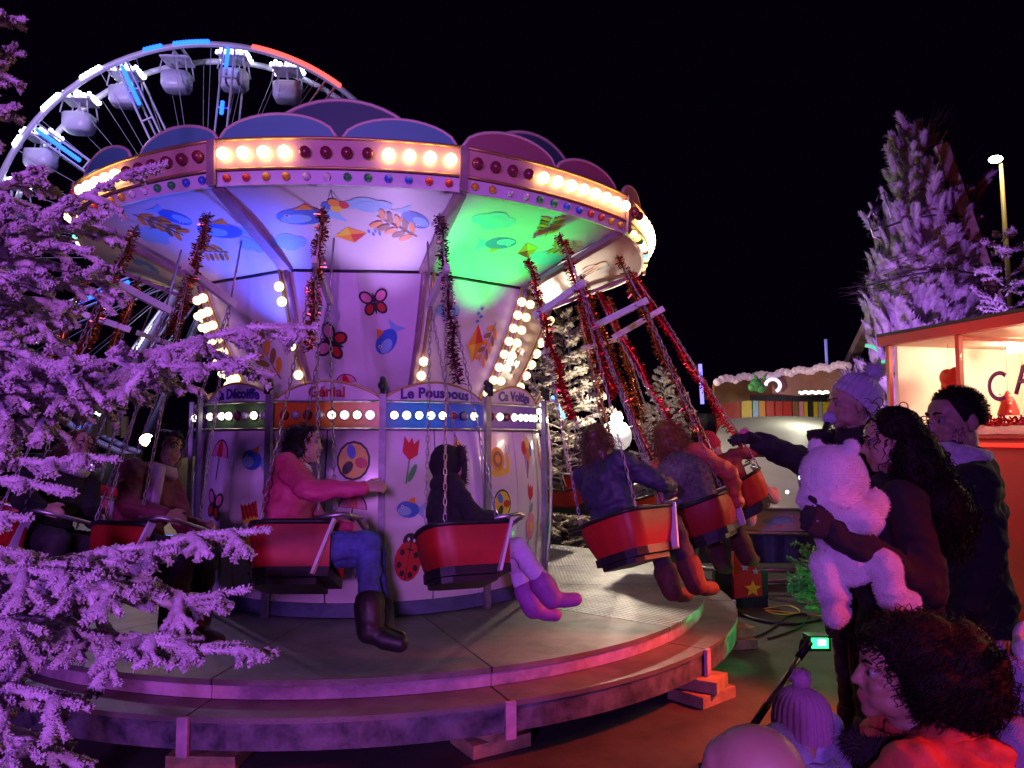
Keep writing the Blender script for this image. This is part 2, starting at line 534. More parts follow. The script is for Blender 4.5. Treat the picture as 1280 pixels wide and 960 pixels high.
for i, phi in enumerate((13, 43, 70, -17, -47, 98)):
    for j, dz in enumerate((0, .072)):
        if j and i == 3: continue
        mb = MB()
        wd = .34 - .1 * j
        rot = rotz(R_(phi - 80 + (8, -12, 20, 5, 3, 9)[i] + 18 * j))
        mb.box(V((CX, CY, .037 + dz)) + pol(2.93 if phi > 40 else 2.70, phi, 0), (.26, wd, .068), rot)
        o = mb.build('timber_block', m_wood)
        tag(o, BLK[(i, j)], 'timber block', 'timber packing blocks under the platform')

# --- carousel: drum, cone, canopy
ride = thing('swing_ride', 'round chair swing ride with white picture drum, scalloped canopy and rows of lit bulbs', 'swing ride', (CX, CY, .405))
RZ = .405
def rp(R, phi, z): return pol(R, phi, z - RZ)
def drumR(z): return 1.40 + .055 * math.sin(max(0, min(1, (z - .50) / 1.16)) * PI) ** 1.0
m_base = M('slate_blue_paint', (.10, .13, .24), .5, var=.3)
# core
mb = MB()
mb.lathe([(1.34, 0.0), (1.34, 1.46), (.9, 1.46), (.9, 1.5), (1.25, 2.2), (1.25, 2.6)], 48)
mb.build('inner_core', m_dark, ride)
m_band = [M('band_green', (.10, .26, .06), .35), M('band_orange', (.55, .14, .02), .35), M('band_blue', (.04, .16, .55), .35), M('band_violet', (.14, .06, .36), .35)]
m_sign = M('sign_face', (.66, .62, .70), .4, var=.06)
m_gold = M('gold_trim', (.5, .34, .12), .4, .5)
m_txtr = M('sign_red_letters', (.42, .015, .02), .4); m_txtb = M('sign_blue_letters', (.05, .02, .22), .4)
m_bulb = emitter('warm_bulb_lit', (1.0, .60, .22), 13)
m_bulbw = emitter('white_bulb_lit', (1.0, .86, .66), 6)
m_bulbr = emitter('rib_bulb_lit', (1.0, .66, .36), 2.8)
m_bulbc = emitter('cool_bulb_lit', (.55, .95, 1.0), 8)
m_bulbg = emitter('green_bulb_lit', (.75, 1.0, .55), 8)
m_off = M('bulb_off', (.20, .03, .05), .25)
m_offg = M('bulb_off_glass', (.3, .28, .3), .15)
def sphere_me(name, r, mat, seg=12, rings=8):
    mb = MB(); mb.ell((0, 0, 0), r, seg=seg, rings=rings); return mb.mesh(name, mat)
texts = {-2: 'Ça Décoiffe', -1: 'Génial', 0: 'Le Pouspous', 1: 'Ca Voltige'}
B0 = 1.5
kinds = ['ladybird', 'butterfly', 'drum', 'flower', 'umbrella', 'fish', 'mushroom', 'panda_ball', 'tulip', 'kite', 'snail', 'balloons']
blb = {}
for nm, m in (('w', m_bulbw), ('c', m_bulbc), ('g', m_bulbg), ('o', m_off), ('x', m_offg)): blb[nm] = sphere_me('band_bulb', .027, m)
for k in range(-6, 6):
    pa = B0 + 30 * k; pb = pa + 30; pc = pa + 15
    front = abs(pc) < 112
    # two white panels per bay
    for h in range(2):
        qa = pa + 15 * h + .22; qb = pa + 15 * (h + 1) - .22
        mb = MB()
        def outer(u, v, qa=qa, qb=qb): z = .50 + 1.16 * v; return rp(drumR(z), qa + (qb - qa) * u, z)
        def inner(u, v, qa=qa, qb=qb): z = .50 + 1.16 * v; return rp(drumR(z) - .02, qa + (qb - qa) * u, z)
        mb.grid(outer, 5, 10, 0, True, inner)
        pn = mb.build('drum_panel', m_panel, ride)
        if front:
            idx = (2 * (k + 4) + h) % 12
            qm = (qa + qb) / 2
            for kind, zc, sx, sy in ((kinds[idx], 1.45, .27, .32), (kinds[(idx + 4) % 12], .80, .28, .38), (kinds[(idx + 9) % 12], 1.12, .23, .26)):
                if h and zc < 1 and k % 2: zc += .05
                def fn(x, y, hh, zc=zc, qm=qm):
                    z = zc + y; r = drumR(z) + hh
                    return rp(r, qm + math.degrees(x / r), z)
                print_motif(kind, fn, pn, sx, sy, rnd.uniform(-14, 14))
    # blue base board
    mb = MB()
    mb.grid(lambda u, v: rp(1.415, pa + 30 * u, .408 + .09 * v), 6, 1, 0, True, lambda u, v: rp(1.37, pa + 30 * u, .408 + .09 * v))
    mb.build('base_board', m_base, ride)
    # coloured light band
    mb = MB()
    mb.grid(lambda u, v: rp(1.44, pa + .1 + 29.8 * u, 1.668 + .18 * v), 6, 1, 0, True, lambda u, v: rp(1.37, pa + .1 + 29.8 * u, 1.668 + .18 * v))
    bd = mb.build('light_band', m_band[(k + 2) % 4], ride)
    for zz in (1.664, 1.852):
        mb = MB(); mb.tube([rp(1.447, pa + 30 * i / 6, zz) for i in range(7)], .009, 6); mb.build('band_trim', m_chrome, ride)
    if front:
        lit = {-2: 'wxwwoxwx', -1: 'oxoxwwgg', 0: 'wcccwoxw', 1: 'owowwwww'}.get(k, 'wowowxwo')
        for i, ch in enumerate(lit):
            p = pa + 3.2 + 3.37 * i
            link('band_bulb', blb[ch], bd, rp(1.452, p, 1.758))
            mb = MB(); mb.tube([rp(1.437, p, 1.758), rp(1.449, p, 1.758)], .034, 10); mb.build('bulb_cup', m_chrome if i % 2 else m_dark, bd)
    # name board with arched top
    mb = MB()
    def top(u): return 1.87 + .115 * math.sin(PI * u) ** .8
    mb.grid(lambda u, v: rp(1.435, pa + .3 + 29.4 * u, 1.862 + (top(u) - 1.862) * v), 14, 1, 0, True, lambda u, v: rp(1.41, pa + .3 + 29.4 * u, 1.862 + (top(u) - 1.862) * v))
    sg = mb.build('name_board', m_sign, ride)
    if front:
        mb = MB(); mb.tube([rp(1.43, pa + .3 + 29.4 * i / 16, top(i / 16) + .004) for i in range(17)], .010, 6); mb.build('arch_trim', m_gold, sg)
        if k in texts:
            def fn(x, y, z, pc=pc):
                a = x / 1.44
                zz = 1.884 + y - .22 * x * x
                return rp(1.437 + max(0, z), pc + math.degrees(a), zz)
            me = text_mesh(texts[k], .098, fn, m_txtr if k in (-1,) else m_txtb, bold=.0038, depth=.003, spacing=1.02)
            link('lettering', me, sg)
# steel posts at the bay joints
for k in range(-4, 5):
    p = B0 + 30 * k
    mb = MB(); mb.bar(rp(1.50, p, .408), rp(1.50, p, 1.90), .045, .03, up=rp(1, p, 0)); mb.build('drum_post', M('post_steel', (.26, .26, .31), .5, .6, var=.3, vs=8), ride)
for p in (-28.5, 61.5, 1.5, 31.5):
    mb = MB()
    q = [rp(1.53, p, 1.9), rp(1.53, p, 1.98), rp(1.48, p, 2.0)]
    mb.tube(q, .022, 8); mb.ell(rp(1.51, p, 1.955), .035)
    mb.build('projector_head', m_dark, ride)
# chrome side rail with hooked end on the right of the drum
mb = MB()
mb.tube([rp(1.46 + .05 * math.sin(i / 10 * PI), 84, .41 + 1.5 * i / 10) for i in range(11)] + [rp(1.5, 84, 1.93), rp(1.55, 84, 1.93), rp(1.57, 84, 1.88)], .016, 8)
mb.build('chrome_rail', m_chrome, ride)
# cone (bowl) panels with printed pictures
V0 = 12
def coneR(t): return .95 + .55 * t ** .62
def coneZ(t): return 1.80 + .95 * t
m_cone = M('cone_panel', (.68, .62, .68), .33, var=.08, vs=2)
m_rib = M('mauve_rib', (.36, .22, .28), .4, .3, var=.3)
m_redring = M('red_ring', (.6, .03, .03), .4)
mb = MB(); mb.lathe([(1.0, 1.80 - RZ), (1.0, 1.90 - RZ), (1.02, 1.905 - RZ), (1.02, 1.80 - RZ)], 40); mb.build('cone_ring', m_redring, ride)
rbl = sphere_me('rib_bulb', .034, m_bulbr)
cone_kinds = {-2: [('leafsprig', 0, .45, .5, .5, 20)], -1: [('butterfly', -.18, .50, .27, .32, 70), ('butterfly', .12, .78, .24, .26, 10), ('fish', .2, .52, .34, .34, 60), ('umbrella', -.1, .2, .2, .2, 10), ('flower', -.3, .8, .22, .28, 0)], 0: [('kite', .1, .6, .3, .5, 190), ('leafsprig', .22, .55, .22, .4, 160), ('cloud', -.2, .75, .3, .3, 0)], 1: [('mushroom', 0, .5, .25, .3, 30)], -3: [('tulip', 0, .5, .3, .4, 0)]}
for k in range(-5, 5):
    pa = V0 + 36 * k; pb = pa + 36
    def flat(R, u, z, pa=pa, pb=pb): return rp(R, pa, z).lerp(rp(R, pb, z), u)
    mb = MB()
    mb.grid(lambda u, v: flat(coneR(v), .01 + .98 * u, coneZ(v)), 4, 10, 0, True, lambda u, v: flat(coneR(v) - .015, .01 + .98 * u, coneZ(v)))
    cp_ = mb.build('cone_panel', m_cone, ride)
    for kind, x, t0, sx, sy, rr in cone_kinds.get(k, []):
        def fn(xx, yy, hh, x=x, t0=t0):
            t = min(.97, max(.03, t0 + yy / 1.05))
            R = coneR(t) + hh * 1.2
            wdt = 2 * R * math.sin(R_(18))
            return flat(R, .5 + (x + xx) / wdt, coneZ(t) - hh * .6)
        print_motif(kind, fn, cp_, sx * .9, sy * .9, rr)
    # rib with its row of bulbs
    mb = MB()
    mb.tube([rp(coneR(i / 10) + .012, pa, coneZ(i / 10) - .008) for i in range(11)], .022, 6)
    rb = mb.build('cone_rib', m_rib, ride)
    if abs(pa) < 110:
        for s in ((-2.2,) if k in (-1,) else (2.6,) if k == 0 else (-2.4, 2.4)):
            for i in range(9):
                t = .08 + .82 * i / 8
                if k == 0 and i > 3: continue
                if k == -1 and i % 3 == 0: continue
                link('rib_bulb', rbl, rb, rp(coneR(t) + .042, pa + s, coneZ(t) - .022))
            mb = MB(); mb.tube([rp(coneR(i / 8) + .008, pa + s, coneZ(i / 8) - .006) for i in range(1, 9)], .012, 6); mb.build('bulb_strip', m_gold, rb)
# canopy
RO, RI, ZO, ZI = 2.33, 1.50, 3.07, 2.75
m_under = M('canopy_panel', (.60, .56, .62), .38, var=.1, vs=1.5)
m_fascia = M('fascia_board', (.58, .36, .30), .35, var=.12, vs=3)
m_fascia2 = M('scallop_blue', (.10, .34, .36), .5); m_fascia3 = M('scallop_pink', (.34, .14, .16), .5)
m_edge = M('scallop_edge', (.66, .56, .44), .4)
m_cap = [M('dot_red', (.6, .06, .03), .3), M('dot_yellow', (.7, .42, .03), .3), M('dot_white', (.7, .66, .66), .3), M('dot_green', (.03, .3, .08), .3), M('dot_blue', (.04, .12, .6), .3)]
fb_on = sphere_me('fascia_bulb', .036, m_bulb); fb_off = sphere_me('fascia_bulb', .034, m_off)
dots = [sphere_me('colour_cap', .024, m) for m in m_cap]
m_dotlit = [emitter('cap_lit_teal', (.1, 1, .8), 5), emitter('cap_lit_lime', (.7, 1, .2), 6), emitter('cap_lit_amber', (1, .5, .1), 6), emitter('cap_lit_warm', (1, .8, .5), 8)]
dots_lit = [sphere_me('colour_cap', .026, m) for m in m_dotlit]
under_kinds = {-1: [('fish', -.25, .6, .5, .4, 10), ('kite', .05, .4, .3, .3, 100), ('cloud', .15, .75, .4, .3, 0), ('fish', .42, .6, .34, .3, 120), ('balloons', -.05, .8, .25, .25, 180), ('leafsprig', .3, .5, .3, .4, 60), ('cloud', -.4, .3, .3, .3, 0)], 0: [('cloud', -.3, .7, .4, .4, 0), ('fish', -.1, .45, .35, .3, 200), ('leafsprig', .1, .8, .3, .3, 30), ('cloud', .4, .4, .4, .3, 0), ('kite', .2, .4, .3, .3, 40), ('leafsprig', .45, .6, .3, .3, 110)],
               -2: [('cloud', -.3, .6, .4, .4, 0), ('leafsprig', -.1, .7, .35, .35, 200), ('fish', .1, .75, .4, .3, 100), ('cloud', .4, .3, .3, .3, 0), ('fish', .3, .5, .5, .4, -20), ('leafsprig', .0, .3, .25, .3, 80)], 1: [('balloons', 0, .5, .4, .4, 30)], -3: [('fish', 0, .5, .5, .5, 0)]}
for k in range(-5, 5):
    pa = V0 + 36 * k; pb = pa + 36; pc = pa + 18
    def edge(R, u, z, pa=pa, pb=pb):
        bul = R * .049 * .75 * 4 * u * (1 - u) * max(0, min(1, (R - RI) / (RO - RI)))
        return rp(R, pa, z).lerp(rp(R, pb, z), u) + pol(bul, (pa + pb) / 2, 0)
    def uz(v): return ZI + (ZO - ZI) * v + .045 * math.sin(PI * v)
    mb = MB()
    mb.grid(lambda u, v: edge(RI + (RO - .03 - RI) * v, .004 + .992 * u, uz(v)), 8, 6, 0, True, lambda u, v: edge(RI + (RO - .03 - RI) * v, .004 + .992 * u, uz(v) + .02))
    up_ = mb.build('canopy_panel', m_under, ride)
    for kind, x, v0, sx, sy, rr in under_kinds.get(k, []):
        def fn(xx, yy, hh, x=x, v0=v0):
            v = min(.97, max(.03, v0 + yy / .9)); R = RI + (RO - .03 - RI) * v
            return edge(R, .5 + (x + xx) / (2 * R * math.sin(R_(18))), uz(v) - hh - .001)
        print_motif(kind, fn, up_, sx, sy, rr)
    mb = MB()
    mb.bar(rp(RI, pa, ZI - .006), rp(RO - .04, pa, ZO - .008), .075, .03)
    mb.build('canopy_rib', m_rib, ride)
    mb = MB(); mb.tube([edge(RI - .004, 0, ZI - .004), edge(RI - .004, 1, ZI - .004)], .013, 6); mb.build('inner_trim', m_dark, ride)
    # dot row, bulb fascia
    mb = MB()
    mb.grid(lambda u, v: edge(RO - .01, .004 + .992 * u, 3.062 + .088 * v), 8, 1, 0, True, lambda u, v: edge(RO - .03, .004 + .992 * u, 3.062 + .088 * v))
    dr = mb.build('lower_fascia', m_sign, ride)
    mb = MB()
    mb.grid(lambda u, v: edge(RO + .012 + .01 * v, .004 + .992 * u, 3.152 + .165 * v), 8, 1, 0, True, lambda u, v: edge(RO - .02, .004 + .992 * u, 3.152 + .165 * v))
    fa = mb.build('fascia_board', m_fascia, ride)
    mb = MB(); mb.tube([edge(RO + .02, q / 8, 3.150) for q in range(9)], .008, 6); mb.tube([edge(RO + .03, q / 8, 3.32) for q in range(9)], .010, 6); mb.build('fascia_trim', m_gold, fa)
    mb = MB(); mb.bar(rp(RO + .025, pa, 3.06), rp(RO + .035, pa, 3.325), .05, .02, up=rp(1, pa, 0)); mb.build('corner_strip', m_rib, ride)
    if abs(pc) < 125:
        pat = {-1: '111100001111', 0: '000011111111', 1: '001111111111', -2: '011111000000', -3: '111111111111'}.get(k, '110011001100')
        for i, ch in enumerate(pat):
            u = .055 + .89 * i / 11
            link('fascia_bulb', fb_on if ch == '1' else fb_off, fa, edge(RO + .048, u, 3.232))
        for i in range(12):
            u = .055 + .89 * i / 11
            far = pc > 60 or pc < -60
            me = dots_lit[(i // 2 + k) % 4] if far and i % 3 else dots[(i // 2 + k + 1) % 5]
            link('colour_cap', me, dr, edge(RO + .004, u, 3.104))
    # scallops
    for h in range(2):
        for tier in (0,):
            c0 = .06 + .5 * h; wd = .5
            mb = MB()
            def arc(u): return 3.325 + .155 * max(0, 1 - (2 * u - 1) ** 2) ** .55
            mb.grid(lambda u, v: edge(RO - .02 - .03 * h, min(1, .5 * h + .5 * u), 3.318 + (arc(u) - 3.318) * v), 14, 1, 0, True, lambda u, v: edge(RO - .035 - .03 * h, min(1, .5 * h + .5 * u), 3.318 + (arc(u) - 3.318) * v))
            so = mb.build('scallop', m_fascia2 if (k < 0) else m_fascia3, ride)
            mb = MB(); mb.tube([edge(RO - .025 - .03 * h, .5 * h + .5 * i / 14, arc(i / 14) + .006) for i in range(15)], .011, 6); mb.build('scallop_edge', m_edge, so)
for k in range(8):
    pc = -8 + 45 * k
    mb = MB()
    def arc2(u): return 3.42 + .33 * max(0, 1 - (2 * u - 1) ** 2) ** .55
    mb.grid(lambda u, v: rp(1.86, pc - 17 + 34 * u, 3.40 + (arc2(u) - 3.40) * v), 16, 1, 0, True, lambda u, v: rp(1.845, pc - 17 + 34 * u, 3.40 + (arc2(u) - 3.40) * v))
    so = mb.build('crown_scallop', M('scallop_dark', (.05, .12, .13), .55), ride)
    mb = MB(); mb.tube([rp(1.86, pc - 17 + 34 * i / 16, arc2(i / 16) + .006) for i in range(17)], .013, 6); mb.build('scallop_edge', m_edge, so)
mb = MB(); mb.lathe([(2.27, 3.26 - RZ), (1.84, 3.42 - RZ), (.6, 3.55 - RZ), (.05, 3.56 - RZ)], 40); mb.build('roof_skin', m_dark, ride)
# projectors on the drum top shining up at the canopy
def up_light(phi, col, e, tphi, tR, spot=58):
    a = V((CX, CY, 0)) + pol(1.56, phi, 2.02)
    b = V((CX, CY, 0)) + pol(tR, tphi, 2.85)
    lamp('canopy_projector', 'SPOT', a, e, col, target=b, size=.03, spot=spot, blend=.8)
up_light(4, (.62, .40, 1.0), 48, 1, 1.8, 70)
up_light(-28.5, (.06, .10, 1.0), 105, -33, 1.68, 80)
up_light(31.5, (.0, 1.0, .10), 110, 30, 1.72, 70)
up_light(62, (1.0, .5, .12), 10, 66, 1.9, 70)
up_light(-62, (1.0, .45, .3), 6, -64, 1.8, 80)
# ------------------------------------------------------------------ people
m_skin = M('skin', (.36, .20, .14), .5, var=.12, vs=14)
m_skin2 = M('skin_fair', (.44, .27, .20), .5, var=.1, vs=14)
m_lip = M('lips', (.42, .12, .11), .4)
m_eyew = M('eye_white', (.28, .26, .26), .3); m_eyed = M('eye_dark', (.02, .015, .012), .15)
m_hair_dark = M('dark_brown_hair', (.010, .006, .005), .7, spec=.2)
m_hair_black = M('black_hair', (.008, .006, .007), .6, spec=.3)
m_hair_auburn = M('auburn_hair', (.20, .06, .02), .45, var=.4, vs=30)
m_hair_brown = M('brown_hair', (.09, .035, .018), .45, var=.4, vs=30)
m_coat_black = M('black_wool', (.012, .011, .014), .9, bump=.3, bs=200)
m_coat_navy = M('navy_nylon', (.030, .028, .065), .6, bump=.2, bs=60)
m_coat_coral = M('coral_jacket', (.62, .10, .07), .6, bump=.2, bs=80)
m_coat_pink = M('raspberry_jacket', (.50, .05, .15), .62, bump=.2, bs=80)
m_coat_maroon = M('maroon_jacket', (.16, .02, .05), .65, bump=.2, bs=80)
m_plush = M('white_plush', (.72, .68, .72), .95, var=.10, vs=25, bump=.7, bs=240, sheen=.4)
m_plush_blue = M('lavender_fleece', (.42, .40, .62), .95, var=.15, vs=25, bump=.7, bs=220, sheen=.4)
m_jeans = M('blue_denim', (.06, .10, .30), .8, var=.35, vs=14, bump=.3, bs=200)
m_lilac_leg = M('lilac_leggings', (.50, .36, .62), .8, var=.2, vs=12)
m_dark_leg = M('dark_trousers', (.03, .02, .03), .8, var=.3)
m_boot_brown = M('brown_suede_boots', (.09, .03, .02), .75, var=.35, vs=14)
m_boot_black = M('black_boots', (.015, .013, .015), .5)
m_boot_purple = M('purple_boots', (.26, .06, .30), .6, var=.2)
m_boot_pink = M('pink_fluffy_boots', (.70, .25, .40), .95, bump=.8, bs=200, sheen=.4)
m_mitten = M('pink_knit_mitten', (.62, .20, .30), .9, bump=.5, bs=160)
m_glove = M('black_glove', (.015, .012, .014), .8, bump=.3, bs=150)
m_knit_lilac = M('grey_lilac_knit', (.50, .46, .60), .9, bump=.4, bs=120)
m_knit_purple = M('mauve_knit', (.34, .16, .30), .95, bump=.4, bs=120)
m_fur = M('dark_fur', (.03, .02, .025), .9)
m_scarf_white = M('pale_scarf', (.60, .56, .62), .85, var=.2, vs=20)
m_knit_red = M('red_knit', (.45, .03, .05), .9, bump=.5, bs=140)

def basis(fwd, up=V((0, 0, 1))):
    f = V(fwd).normalized(); r = f.cross(up).normalized(); u = r.cross(f)
    return Matrix((r, f, u)).transposed()           # columns: right, forward, up
def yaw(a): return rotz(R_(a))

def head_prims(mb, p, R, s=1.0, ears=True, nose=.8):
    def e(c, r, rot=None, seg=16, rings=11):
        mb.ell(V(p) + R @ (V(c) * s), tuple(x * s for x in r), R if rot is None else R @ rot, seg, rings)
    e((0, -.014, .032), (.076, .094, .084), seg=20, rings=14)
    e((0, .022, -.03), (.060, .070, .078), seg=18, rings=12)
    e((0, .040, .045), (.062, .050, .045))
    for sx in (-1, 1):
        e((sx * .026, .074, .026), (.026, .018, .011))
        e((sx * .036, .060, -.028), (.026, .026, .024))
        e((sx * .042, .016, -.068), (.022, .045, .030)); e((sx * .03, .055, -.055), (.026, .028, .03))
        e((sx * .010, .095, -.026), (.009, .010, .008))
        if ears:
            e((sx * .078, -.012, -.006), (.010, .021, .032), Matrix.Rotation(sx * .3, 3, 'Z'), 12, 8)
            e((sx * .074, -.008, -.034), (.008, .010, .012), None, 10, 6)
    mb.chain([V(p) + R @ (V(c) * s) for c in ((0, .084, .018), (0, .096, -.006), (0, .105, -.024))], [.010 * s, .0105 * s, .0118 * s], 10)
    e((0, .086, -.056), (.024, .013, .0065)); e((0, .083, -.069), (.021, .013, .008))
    e((0, .066, -.096), (.024, .022, .018)); e((0, .055, -.085), (.036, .03, .02))
    e((0, .076, -.045), (.022, .014, .014))

def hand_prims(mb, wr, d, n, s=1.0, curl=20, spread=4, fat=1.0, thumb=1, mitten=False):
    """wr wrist, d towards the fingertips, n the way the palm faces; thumb=+1/-1 side"""
    wr = V(wr); d = V(d).normalized(); n = V(n); n = (n - d * n.dot(d)).normalized(); sd = d.cross(n) * thumb
    mb.tube([wr - d * .02 * s, wr + d * .02 * s, wr + d * .055 * s, wr + d * .092 * s], [.024 * s * fat, .032 * s * fat, .040 * s * fat, .040 * s * fat], 12, up=sd, flat=[.020 * s * fat, .017 * s * fat, .016 * s * fat, .013 * s * fat])
    L = (.066, .078, .072, .056)
    for i in range(4):
        o = (1.5 - i) * .020 * s
        b = wr + d * (.088 - .004 * abs(i - 1.2)) * s + sd * o
        a = R_((1.5 - i) * spread); f = (d * math.cos(a) + sd * math.sin(a))
        pts = [b - f * .012 * s, b]; ang = 0
        for j in range(3):
            ang += R_(curl * (.8 if j == 0 else 1.1)) * (1 + .12 * i)
            pts.append(pts[-1] + (f * math.cos(ang) + n * math.sin(ang)) * L[i] * s * (.45, .32, .25)[j])
        mb.chain(pts, [.0095 * s * fat, .0095 * s * fat, .0088 * s * fat, .008 * s * fat, .007 * s * fat], 8)
    b = wr + d * .025 * s + sd * .030 * s
    t1 = (d * .75 + sd * .75 + n * .25).normalized(); t2 = (d * .95 + sd * .2 + n * .35).normalized()
    mb.chain([b, b + t1 * .038 * s, b + t1 * .038 * s + t2 * .032 * s, b + t1 * .038 * s + t2 * .058 * s], [.014 * s * fat, .0115 * s * fat, .010 * s * fat, .008 * s * fat], 8)

def stand(h):
    k = h / 1.7
    J = dict(pelvis=(0, 0, .93), waist=(0, .01, 1.08), chest=(0, .0, 1.27), neck=(0, -.015, 1.44), head=(0, .015, 1.585))
    for s, n in ((-1, 'l'), (1, 'r')):
        J['sh' + n] = (s * .175, -.01, 1.385); J['el' + n] = (s * .225, -.03, 1.10); J['wr' + n] = (s * .225, .05, .86)
        J['hip' + n] = (s * .09, 0, .90); J['kn' + n] = (s * .095, .02, .49); J['an' + n] = (s * .10, -.01, .08); J['to' + n] = (s * .115, .15, .03)
    return {a: V(b) * k for a, b in J.items()}, k
def sit(h):
    k = h / 1.7
    J = dict(pelvis=(0, -.04, .10), waist=(0, -.06, .24), chest=(0, -.06, .42), neck=(0, -.045, .585), head=(0, -.005, .725))
    for s, n in ((-1, 'l'), (1, 'r')):
        J['sh' + n] = (s * .17, -.055, .535); J['el' + n] = (s * .235, .06, .30); J['wr' + n] = (s * .19, .27, .27)
        J['hip' + n] = (s * .09, 0, .09); J['kn' + n] = (s * .10, .40, .10); J['an' + n] = (s * .10, .44, -.32); J['to' + n] = (s * .11, .60, -.37)
    return {a: V(b) * k for a, b in J.items()}, k

def torso_prims(mb, J, k, g=0.0, low=None):
    """g: how far the cloth stands off the body"""
    side = (J['shr'] - J['shl']).normalized()
    pts = [J['pelvis'] - (J['waist'] - J['pelvis']) * .5, J['pelvis'], J['waist'], J['chest'], J['chest'].lerp(J['neck'], .6), J['neck']]
    w = [.13, .165, .145, .17, .15, .06]; d = [.10, .115, .10, .115, .09, .06]
    mb.tube(pts, [x * k + g for x in w], 16, up=side, flat=[x * k + g for x in d])
def arm_prims(mb, J, k, g=0.0, n='l', frac=1.0):
    a, e, w_ = J['sh' + n], J['el' + n], J['wr' + n]
    mb.chain([J['chest'].lerp(J['neck'], .55).lerp(a, .4), a, e, e.lerp(w_, frac)], [.06 * k + g, .058 * k + g, .045 * k + g, (.032 * k + g * .9)], 12)
def leg_prims(mb, J, k, g=0.0, n='l', end=1.0, taper=.048):
    h, kn, an = J['hip' + n], J['kn' + n], J['an' + n]
    mb.chain([h, kn, kn.lerp(an, .4), kn.lerp(an, end)], [.085 * k + g, .058 * k + g, .055 * k + g, taper * k + g], 12)
def foot_prims(mb, J, k, g=0.0, n='l'):
    an, to = J['an' + n], J['to' + n]
    mb.chain([an.lerp(J['kn' + n], .06), an, an.lerp(to, .5) - V((0, 0, .012 * k)), to], [.045 * k + g, .045 * k + g, .042 * k + g, .036 * k + g], 12)

def strands(mb, roots, n_pts=10, length=.2, curl=.0, freq=5, r=.005, grav=.8, spread=.25, sides=3, center=None, taper=.5):
    for root, d in roots:
        p = V(root); d = V(d).normalized()
        L = length * rnd.uniform(.7, 1.15); st = L / n_pts
        ph = rnd.uniform(0, 6.28); fr = freq * rnd.uniform(.8, 1.25); am = curl * rnd.uniform(.6, 1.3)
        d = (d + V((rnd.gauss(0, spread), rnd.gauss(0, spread), rnd.gauss(0, spread)))).normalized()
        pts = []
        for i in range(n_pts + 1):
            t = i / n_pts
            s = d.orthogonal().normalized(); b = d.cross(s)
            a = ph + fr * 6.28 * t
            pts.append(p + (s * math.cos(a) + b * math.sin(a)) * am * min(1, t * 4))
            d = (d + V((0, 0, -1)) * grav * st / max(.05, L) * 1.6).normalized()
            p = p + d * st
        mb.tube(pts, [r * (1 - (1 - taper) * i / n_pts) for i in range(n_pts + 1)], sides, cap=False)

def scalp(p, R, s, n, front=.35, low=-.55, r=(.08, .1, .09), c=(0, -.014, .034)):
    """roots over the scalp; front: how far forward the hair line lies"""
    out = []
    while len(out) < n:
        z = rnd.uniform(low, 1); a = rnd.uniform(0, 6.283); q = math.sqrt(max(0, 1 - z * z))
        x, y = q * math.cos(a), q * math.sin(a)
        if y > front + (z - .55) * .9: continue
        v = V((x * r[0], y * r[1], z * r[2])) * s + V(c) * s
        out.append((V(p) + R @ v, R @ V((x, y * .9, z * .9 + .1))))
    return out

